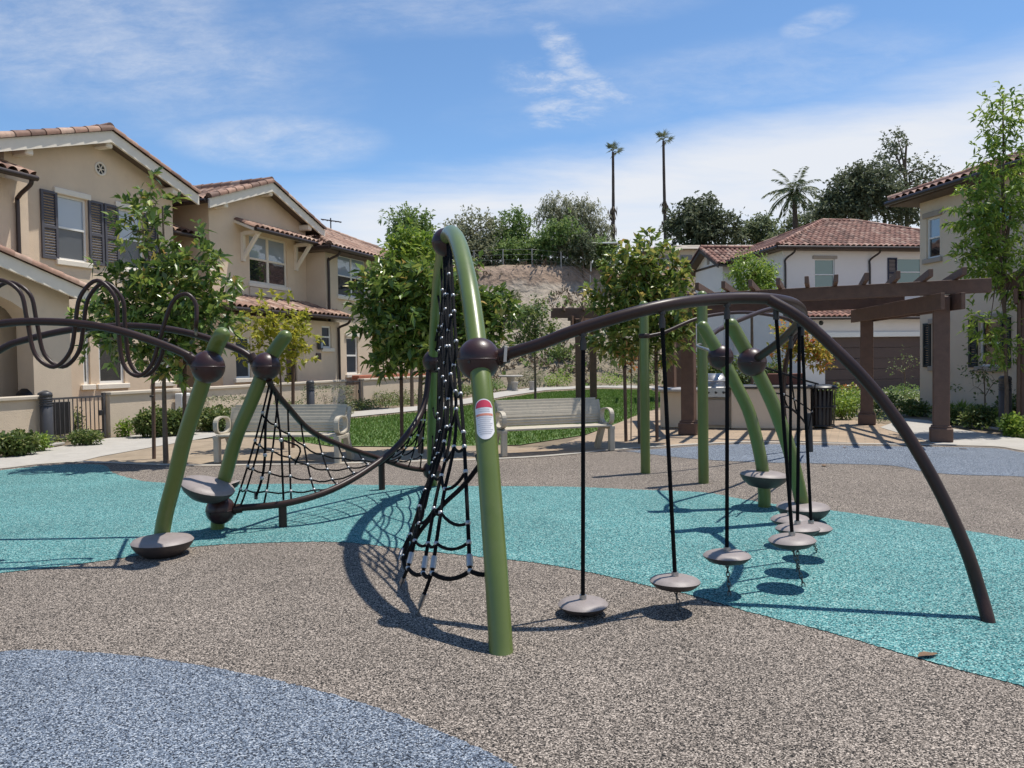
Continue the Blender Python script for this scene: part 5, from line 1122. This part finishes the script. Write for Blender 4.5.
def cover(name, poly, n, h, mat, L, Wd):
    xs = [p.x for p in poly]; ys = [p.y for p in poly]; x = rng.uniform(min(xs),max(xs),n*5); y = rng.uniform(min(ys),max(ys),n*5); k = inpoly(x,y,poly); x = x[k][:n]; y = y[k][:n]; m = len(x)
    lump = .55+.45*np.sin(x*2.1+y*.9)*np.cos(y*1.7-x*.6); P = np.stack([x,y,rng.uniform(0,1,m)*h*lump],1); D = rng.normal(0,.7,(m,3)); D[:,2] += .7
    o = foliage(name, leaf_mesh(P,D,L,Wd), mat); tag(o,'low leafy ground cover filling the planting beds','ground cover',kind='stuff')
cover('ground_cover', gp((-60,462),(-60,446),(0,441),(40,438),(105,437),(170,427),(230,418),(290,412),(345,405),(420,400),(440,400),(420,404.5),(352,410.5),(300,416),(215,424.5),(180,429),(110,436.5),(60,445),(0,454)), 5000, .16, 'leaf_hedge', .08, .045)
cover('ground_cover', gp((440,398),(440,390),(520,379),(660,378),(690,384),(690,395),(660,385),(600,383.5),(535,386),(500,390),(460,398)), 6000, .3, 'leaf_far_green', .13, .07)
cover('ground_cover', gp((770,402),(790,392),(920,395),(1010,410),(1100,425),(1150,450),(1024,437),(985,431),(950,426.5),(928,418.5),(905,416),(880,424),(840,417)), 9000, .28, 'leaf_hedge', .09, .05)
for px,py,w,h_,lab in ((712,398,44,50,'tall dark shrub behind the barbecue island, left of the leaning posts'),(748,397,44,44,'tall dark shrub behind the barbecue island between the leaning posts'),(778,396,30,34,'medium dark shrub behind the litter bin against the white house')): sh(px,py,w,h_,'leaf_hedge',lab,2200,L=.16,Wd=.08)
def tuft(px, py, wpx, hpx, label, mat='leaf_bright', n=260):
    g = G(px,py); k = g.y/F; t = thing('grass_clump',label,'plant',g,0,'strappy grass clumps in the right bed'); P = np.zeros((n,3)); P[:,:2] = rng.normal(0,.06,(n,2)); D = rng.normal(0,.5,(n,3)); D[:,2] = 1
    foliage('blades', leaf_mesh(P,D,hpx*k*1.05,.025,.35), mat, t)
tuft(962,419,40,26,'strappy light green grass clump below the greige house window'); tuft(945,416,24,20,'small strappy grass clump just right of the near pergola post'); tuft(1000,425,22,24,'strappy grass clump just left of the right bollard')
def flowers():
    g = G(846,406); t = thing('flower_patch','low patch of red and white flowers by the litter bin','flowers',g); foliage('leaves',crown_leaves([(0,0,.3,.55,.4,.3)],120,5,.10,.06,.05),'leaf_bright',t); foliage('red_petals',crown_leaves([(0,0,.52,.55,.4,.16)],26,4,.07,.06,.02),'leaf_orange',t); foliage('white_petals',crown_leaves([(.3,0,.55,.3,.3,.12)],6,4,.07,.06,.02),'flower_white',t)
flowers()
def cabinet():
    p = WL(dpx(175))+Vector((.22,-.1,0)); t = thing('utility_cabinet','white utility cabinet against the garden wall behind the magnolia trunk','cabinet',p,wrz)
    m = MB(); m.box((-.16,-.10,0),(.16,.10,.86),bev=.015); m.build('housing','white_trim',t); m = MB(); m.box((-.13,-.112,.1),(.13,-.102,.80)); m.build('door','concrete',t)
cabinet()
# ------------------------------------------------------------------ hill and what grows on it
def hz(x, y):
    y0 = 46+3*max(0,min(1,(x-3)/6)); a = min(1,max(0,(y-y0)/14.0)); a2 = min(1,max(0,(y-y0-13.0)/2.2))
    z = 6.9*a**.9*(1) + 2.3*(a2*a2*(3-2*a2)) + max(0,y-y0-16)*.035
    n = .25*math.sin(x*.55+y*.21)+.20*math.sin(x*1.3-y*.7)+.14*math.sin(x*2.9+y*1.7)+.10*math.sin(x*5.3-y*2.1)*math.cos(y*3.3+x)+.22*abs(math.sin(x*.9+.6*math.sin(y*.8)))
    side = 1 if x > -30 else max(.2,1-(-30-x)/60)
    return -.04+z*side+n*min(1,a*3)*(1-.93*a2)
def hill():
    xs = np.concatenate([np.arange(-140,-30,5),np.arange(-30,50,.8),np.arange(50,201,6)]); ys = np.concatenate([np.arange(44,68,.5),np.arange(68,100,4),np.arange(100,400,25)])
    V = [(x,y,hz(x,y)) for y in ys for x in xs]; n = len(xs); f = [(j*n+i,j*n+i+1,(j+1)*n+i+1,(j+1)*n+i) for j in range(len(ys)-1) for i in range(n-1)]
    m = MB(); m.add(V,f,.5,True); tag(m.build('hill','hill_dirt'),kind='structure')
hill()
def weeds(name, n, mat, L, Wd, x0, x1, y0, y1, label, thr):
    x = rng.uniform(x0,x1,n); y = rng.uniform(y0,y1,n); k = (np.sin(x*.8+y*.5)+np.sin(x*.35-y*.9+1)+rng.normal(0,.6,n)) > thr; x = x[k]; y = y[k]
    z = np.array([hz(a,b) for a,b in zip(x,y)]); P = np.repeat(np.stack([x,y,z],1),7,0)+rng.normal(0,.08,(len(x)*7,3)); D = rng.normal(0,.5,P.shape); D[:,2] += 1
    tag(foliage(name, leaf_mesh(P,D,L,Wd), mat), label, 'weeds', kind='stuff')
weeds('slope_weeds',2600,'leaf_palm_dry',.45,.10,-14,16,46.5,61.5,'dry brown weeds scattered over the bare slope',.2)
weeds('slope_greenery',1500,'leaf_far_green',.45,.16,-14,16,46.5,58,'patches of green ground cover on the bare slope',.9)
weeds('ridge_grass',2600,'leaf_far_olive',.6,.13,-16,18,62,70,'rough grass and brush along the hilltop',-.8)
def ftree(label, Y, blobs, mat, clusters, L=.5, Wd=.24, per=8, base_px=None, name='hill_tree', shell=2.2, group='trees along the hilltop', trunk_r=.16, spread=.22, droop=.3, noise=.2):
    bl = [blob(px,py,Y,rx,ry) for px,py,rx,ry in blobs]; x = np.mean([b[0] for b in bl]) if base_px is None else W(base_px,250,Y).x
    return tree(name,label,'tree',(x,Y,hz(x,Y)-.1),bl,mat,clusters,per,L,Wd,trunk_r,group,spread,droop,.2,shell,noise)
ftree('pale olive feathery shrub tree at the left end of the hilltop row',64,[(462,240,20,20),(450,250,16,14),(478,228,16,18),(490,240,16,18),(472,252,22,12)],'leaf_far_olive',620,.34,.13)
ftree('mid green shrub tree second in the hilltop row',65,[(505,238,18,22),(516,228,14,18),(498,250,18,12),(525,248,16,14)],'leaf_far_green',620,.34,.15)
ftree('tall grey green weeping tree in the hilltop row',67,[(548,222,14,22),(560,212,14,16),(573,222,16,20),(592,228,14,22),(600,240,10,14),(585,212,10,10)],'leaf_far_olive',800,.4,.10,droop=.9)
ftree('bright green bushy tree below the weeping tree on the hill',62.5,[(556,238,16,14),(568,234,12,12),(545,248,12,10),(574,246,12,10)],'leaf_far_green',460,.3,.15)
ftree('dark narrow young tree by the hilltop fence',61.5,[(583,250,8,10),(581,242,5,8)],'leaf_far_dark',160,.28,.13,base_px=583,trunk_r=.08)
ftree('low shrub filling the hilltop row behind the fence, left',63,[(440,254,18,12),(425,258,14,10)],'leaf_far_green',300,.3,.14)
ftree('dark spreading tree left of the tall hilltop palm gap',78,[(690,222,24,20),(703,208,14,12),(712,226,20,18),(678,230,14,12),(728,230,16,14),(700,240,26,10)],'leaf_far_dark',900,.5,.22)
ftree('dark rounded tree right of the spreading tree on the hill',80,[(756,232,16,12),(765,226,10,8),(744,238,14,9),(770,240,12,8)],'leaf_far',420,.45,.2)
ftree('small bushy tree at the foot of the leaning palm',76,[(800,232,18,14),(818,220,14,16),(785,242,18,8)],'leaf_far',420,.4,.18)
ftree('big dense dark tree rising above the red tiled roof',60,[(850,198,26,26),(872,190,26,24),(838,215,22,18),(895,205,22,20),(860,178,16,12),(910,215,16,14),(825,212,12,18)],'leaf_far_dark',1700,.34,.16,trunk_r=.25)
ftree('tall open airy tree with gaps behind the big dark tree',64,[(890,152,14,18),(880,168,14,14),(905,170,16,14),(925,172,14,10),(935,182,14,10),(897,138,10,8),(915,188,22,12)],'leaf_far_dark',330,.32,.16,per=6,shell=1.5,trunk_r=.2)
for i,(px,w,mt,lab) in enumerate(((448,17,'leaf_far_green','leftmost low bush behind the hilltop fence'),(480,17,'leaf_far_olive','low olive bush behind the hilltop fence, left of centre'),(512,17,'leaf_far_green','low green bush behind the hilltop fence below the mid green tree'),(540,16,'leaf_far_green','low green bush behind the fence below the bright tree'),(570,16,'leaf_far_olive','low olive bush behind the fence below the weeping tree'),(600,15,'leaf_far_green','rightmost low bush behind the hilltop fence'))):
    ftree(lab,62.6+.3*(i%2),[(px-8,256,w*.6,9),(px+8,257,w*.6,8),(px,252,w*.7,8)],mt,260,.3,.15,trunk_r=.06)
ftree('round green tree behind the far left roof',50,[(412,232,16,16),(400,222,10,8),(422,240,10,12)],'leaf_far_green',360,.3,.14,base_px=412)
for i,(px,py,Y,w,h_,mt,lab) in enumerate(((513,282,57,14,16,'leaf_far_olive','dry grey brown bush high on the bare slope'),(480,290,54,26,22,'leaf_hedge','green bush on the left part of the slope'),(530,296,55,24,8,'leaf_far_green','low green patch of bush on the slope'),(470,312,51,30,16,'leaf_bright','light green bush low on the slope'),(560,330,49,20,12,'leaf_hedge','dark bush at the bottom of the slope'),(600,300,54,10,10,'leaf_hedge','small bush on the right part of the slope'))):
    p = W(px,py,Y); k = Y/F; z = hz(p.x,Y); o = bush('slope_shrub',lab,'shrub',(p.x,p.y),w*k/2,w*k/2,h_*k*1.3,mt,420,.28,.10,'bushes on the bare slope'); o.location.z = z-.15
def palm(px, py_top, py_base, Y, label, leaf_r, trunk_r, skirt=False, lean=0, nf=18, droopy=False):
    x = W(px,250,Y).x; zt = W(px,py_top,Y).z; zb = hz(x,Y)-.2; t = thing('palm_tree',label,'palm',(x,Y,zb)); H = zt-zb
    m = MB(); n = 14; pts = [(lean*math.sin(i/n*1.4),0,H*i/n) for i in range(n+1)]; m.tube(pts,[trunk_r*(1.25-.45*i/n)*(1+.07*(i%2)) for i in range(n+1)],8); m.build('trunk','palm_bark',t); top = Vector(pts[-1])
    Vs = []
    for k in range(nf):
        a = k*2.399; el = R(75)-R(125)*k/nf; L_ = leaf_r*random.uniform(.8,1.1)
        d = Vector((math.cos(a)*math.cos(el),math.sin(a)*math.cos(el),math.sin(el)))
        pts = []; p = top.copy()
        for q in range(9): pts.append(p.copy()); p = p+d*L_/8; d = (d+Vector((0,0,-.16 if droopy else -.07))).normalized()
        s = d.cross(Vector((0,0,1))).normalized()
        for q in range(1,9):
            for e in range(3):
                pp = pts[q].lerp(pts[q-1],e/3); tg = (pts[q]-pts[q-1]).normalized(); ln = L_*.30*(1-abs(q-4)/7)
                for sg in (-1,1): Vs.append((pp, (s*sg+tg*.7+Vector((0,0,-.35))).normalized(), ln))
    if not droopy:
        Vs = []
        for k in range(nf):
            a = k*2.399+.6; el = R([82,60,70,40,52,20,66,34,8,48,-12,28][k%12]); pet = Vector((math.cos(a)*math.cos(el),math.sin(a)*math.cos(el),math.sin(el)))
            q = top+pet*leaf_r*.40; s = pet.cross(Vector((0,0,1))).normalized(); u = s.cross(pet)
            for e in range(13): an = R(-78+13*e); Vs.append((q,(pet*math.cos(an)+(s*.8+u*.35)*math.sin(an)+Vector((0,0,-.12))).normalized(),leaf_r*.62)); 
            for e in range(3): Vs.append((top,pet,leaf_r*.42))
    P = np.array([tuple(v[0]) for v in Vs]); D = np.array([tuple(v[1]) for v in Vs]); Ls = np.array([v[2] for v in Vs])
    foliage('crown', leaf_mesh(P,D,Ls,.12 if droopy else .10,.15), 'leaf_palm' if droopy else 'leaf_far_dark', t)
    if skirt:
        n2 = 160; P = rng.normal(0,trunk_r*.9,(n2,3)); P[:,2] = H*(.45+.12*rng.choice([0,1],n2)+rng.normal(0,.02,n2)); P[:,0] += np.interp(P[:,2],[0,H],[0,lean]); D = rng.normal(0,.3,(n2,3)); D[:,2] = -1
        foliage('dead_fronds', leaf_mesh(P,D,.7,.16), 'leaf_palm_dry', t)
palm(613,152,236,88,'shorter of the two tall thin palms on the hill',1.35,.17,True,.12,nf=10)
palm(666.5,141,240,92,'taller of the two tall thin palms on the hill',1.5,.18,True,-.25,nf=10)
palm(797,192,240,70,'bushy feather palm left of the big dark tree',2.9,.24,False,-.2,nf=24,droopy=True)
def hill_fence():
    t = thing('hill_fence','thin wire fence with pale posts along the top of the bare slope','fence',(W(474,256,60).x,61.2,9.0)); o = t.location; prev = None; wires = MB()
    for px in (444,474,503,532,561,590,605):
        x = W(px,256,61.2).x; z = hz(x,61.2); m = MB(); m.tube([(x-o.x,0,z-o.z-.2),(x-o.x,0,z-o.z+1.25)],.05,6); m.build('post','concrete',t)
        if prev:
            for h_ in (.4,.8,1.2): wires.tube([(prev[0]-o.x,0,prev[1]-o.z+h_),(x-o.x,0,z-o.z+h_)],.008,4)
        prev = (x,z)
    wires.build('wires','steel',t)
hill_fence()
def shade_shelter():
    p = W(603,244,63); z = hz(p.x,63); t = thing('hilltop_shelter','small white flat roofed shelter at the right end of the hilltop fence','shelter',(p.x,63,z)); h_ = p.z-z
    m = MB(); m.box((-1.3,-1,h_-.12),(1.3,1,h_),bev=.02); m.build('roof','white_trim',t)
    for x in (-1.1,1.1):
        for y in (-.8,.8): m = MB(); m.box((x-.06,y-.06,-.1),(x+.06,y+.06,h_-.122)); m.build('post','white_trim',t)
shade_shelter()
# ------------------------------------------------------------------ small litter
def dry_leaf(px, py, L_, rz, label):
    g = G(px,py,.009); t = MB(); n = 5; vs = []
    for i in range(n):
        f = i/(n-1); w = L_*.22*math.sin(math.pi*min(.97,f+.06)); z = .005*math.sin(f*5)+.004*f
        vs += [(L_*(f-.5),-w,z+.006),(L_*(f-.5),0,z),(L_*(f-.5),w,z+.007)]
    t.add(vs,[(3*i+j,3*i+3+j,3*i+4+j,3*i+1+j) for i in range(n-1) for j in (0,1)],.5,True); o = t.build('fallen_leaf','dry_leaf'); o.location = g; o.rotation_euler = (0,0,rz); tag(o,label,'leaf','fallen dry leaves')
dry_leaf(928,655.5,.12,.3,'curled brown leaf on the teal surface near the tan border, right'); dry_leaf(824,465.5,.16,1.2,'dry yellow leaf on the tan surface near the blue edge'); dry_leaf(963,449,.12,2.2,'dark dry leaf on the blue edge below the near pergola post'); dry_leaf(845,447.5,.10,.7,'small dry leaf on the blue edge in front of the litter bin')
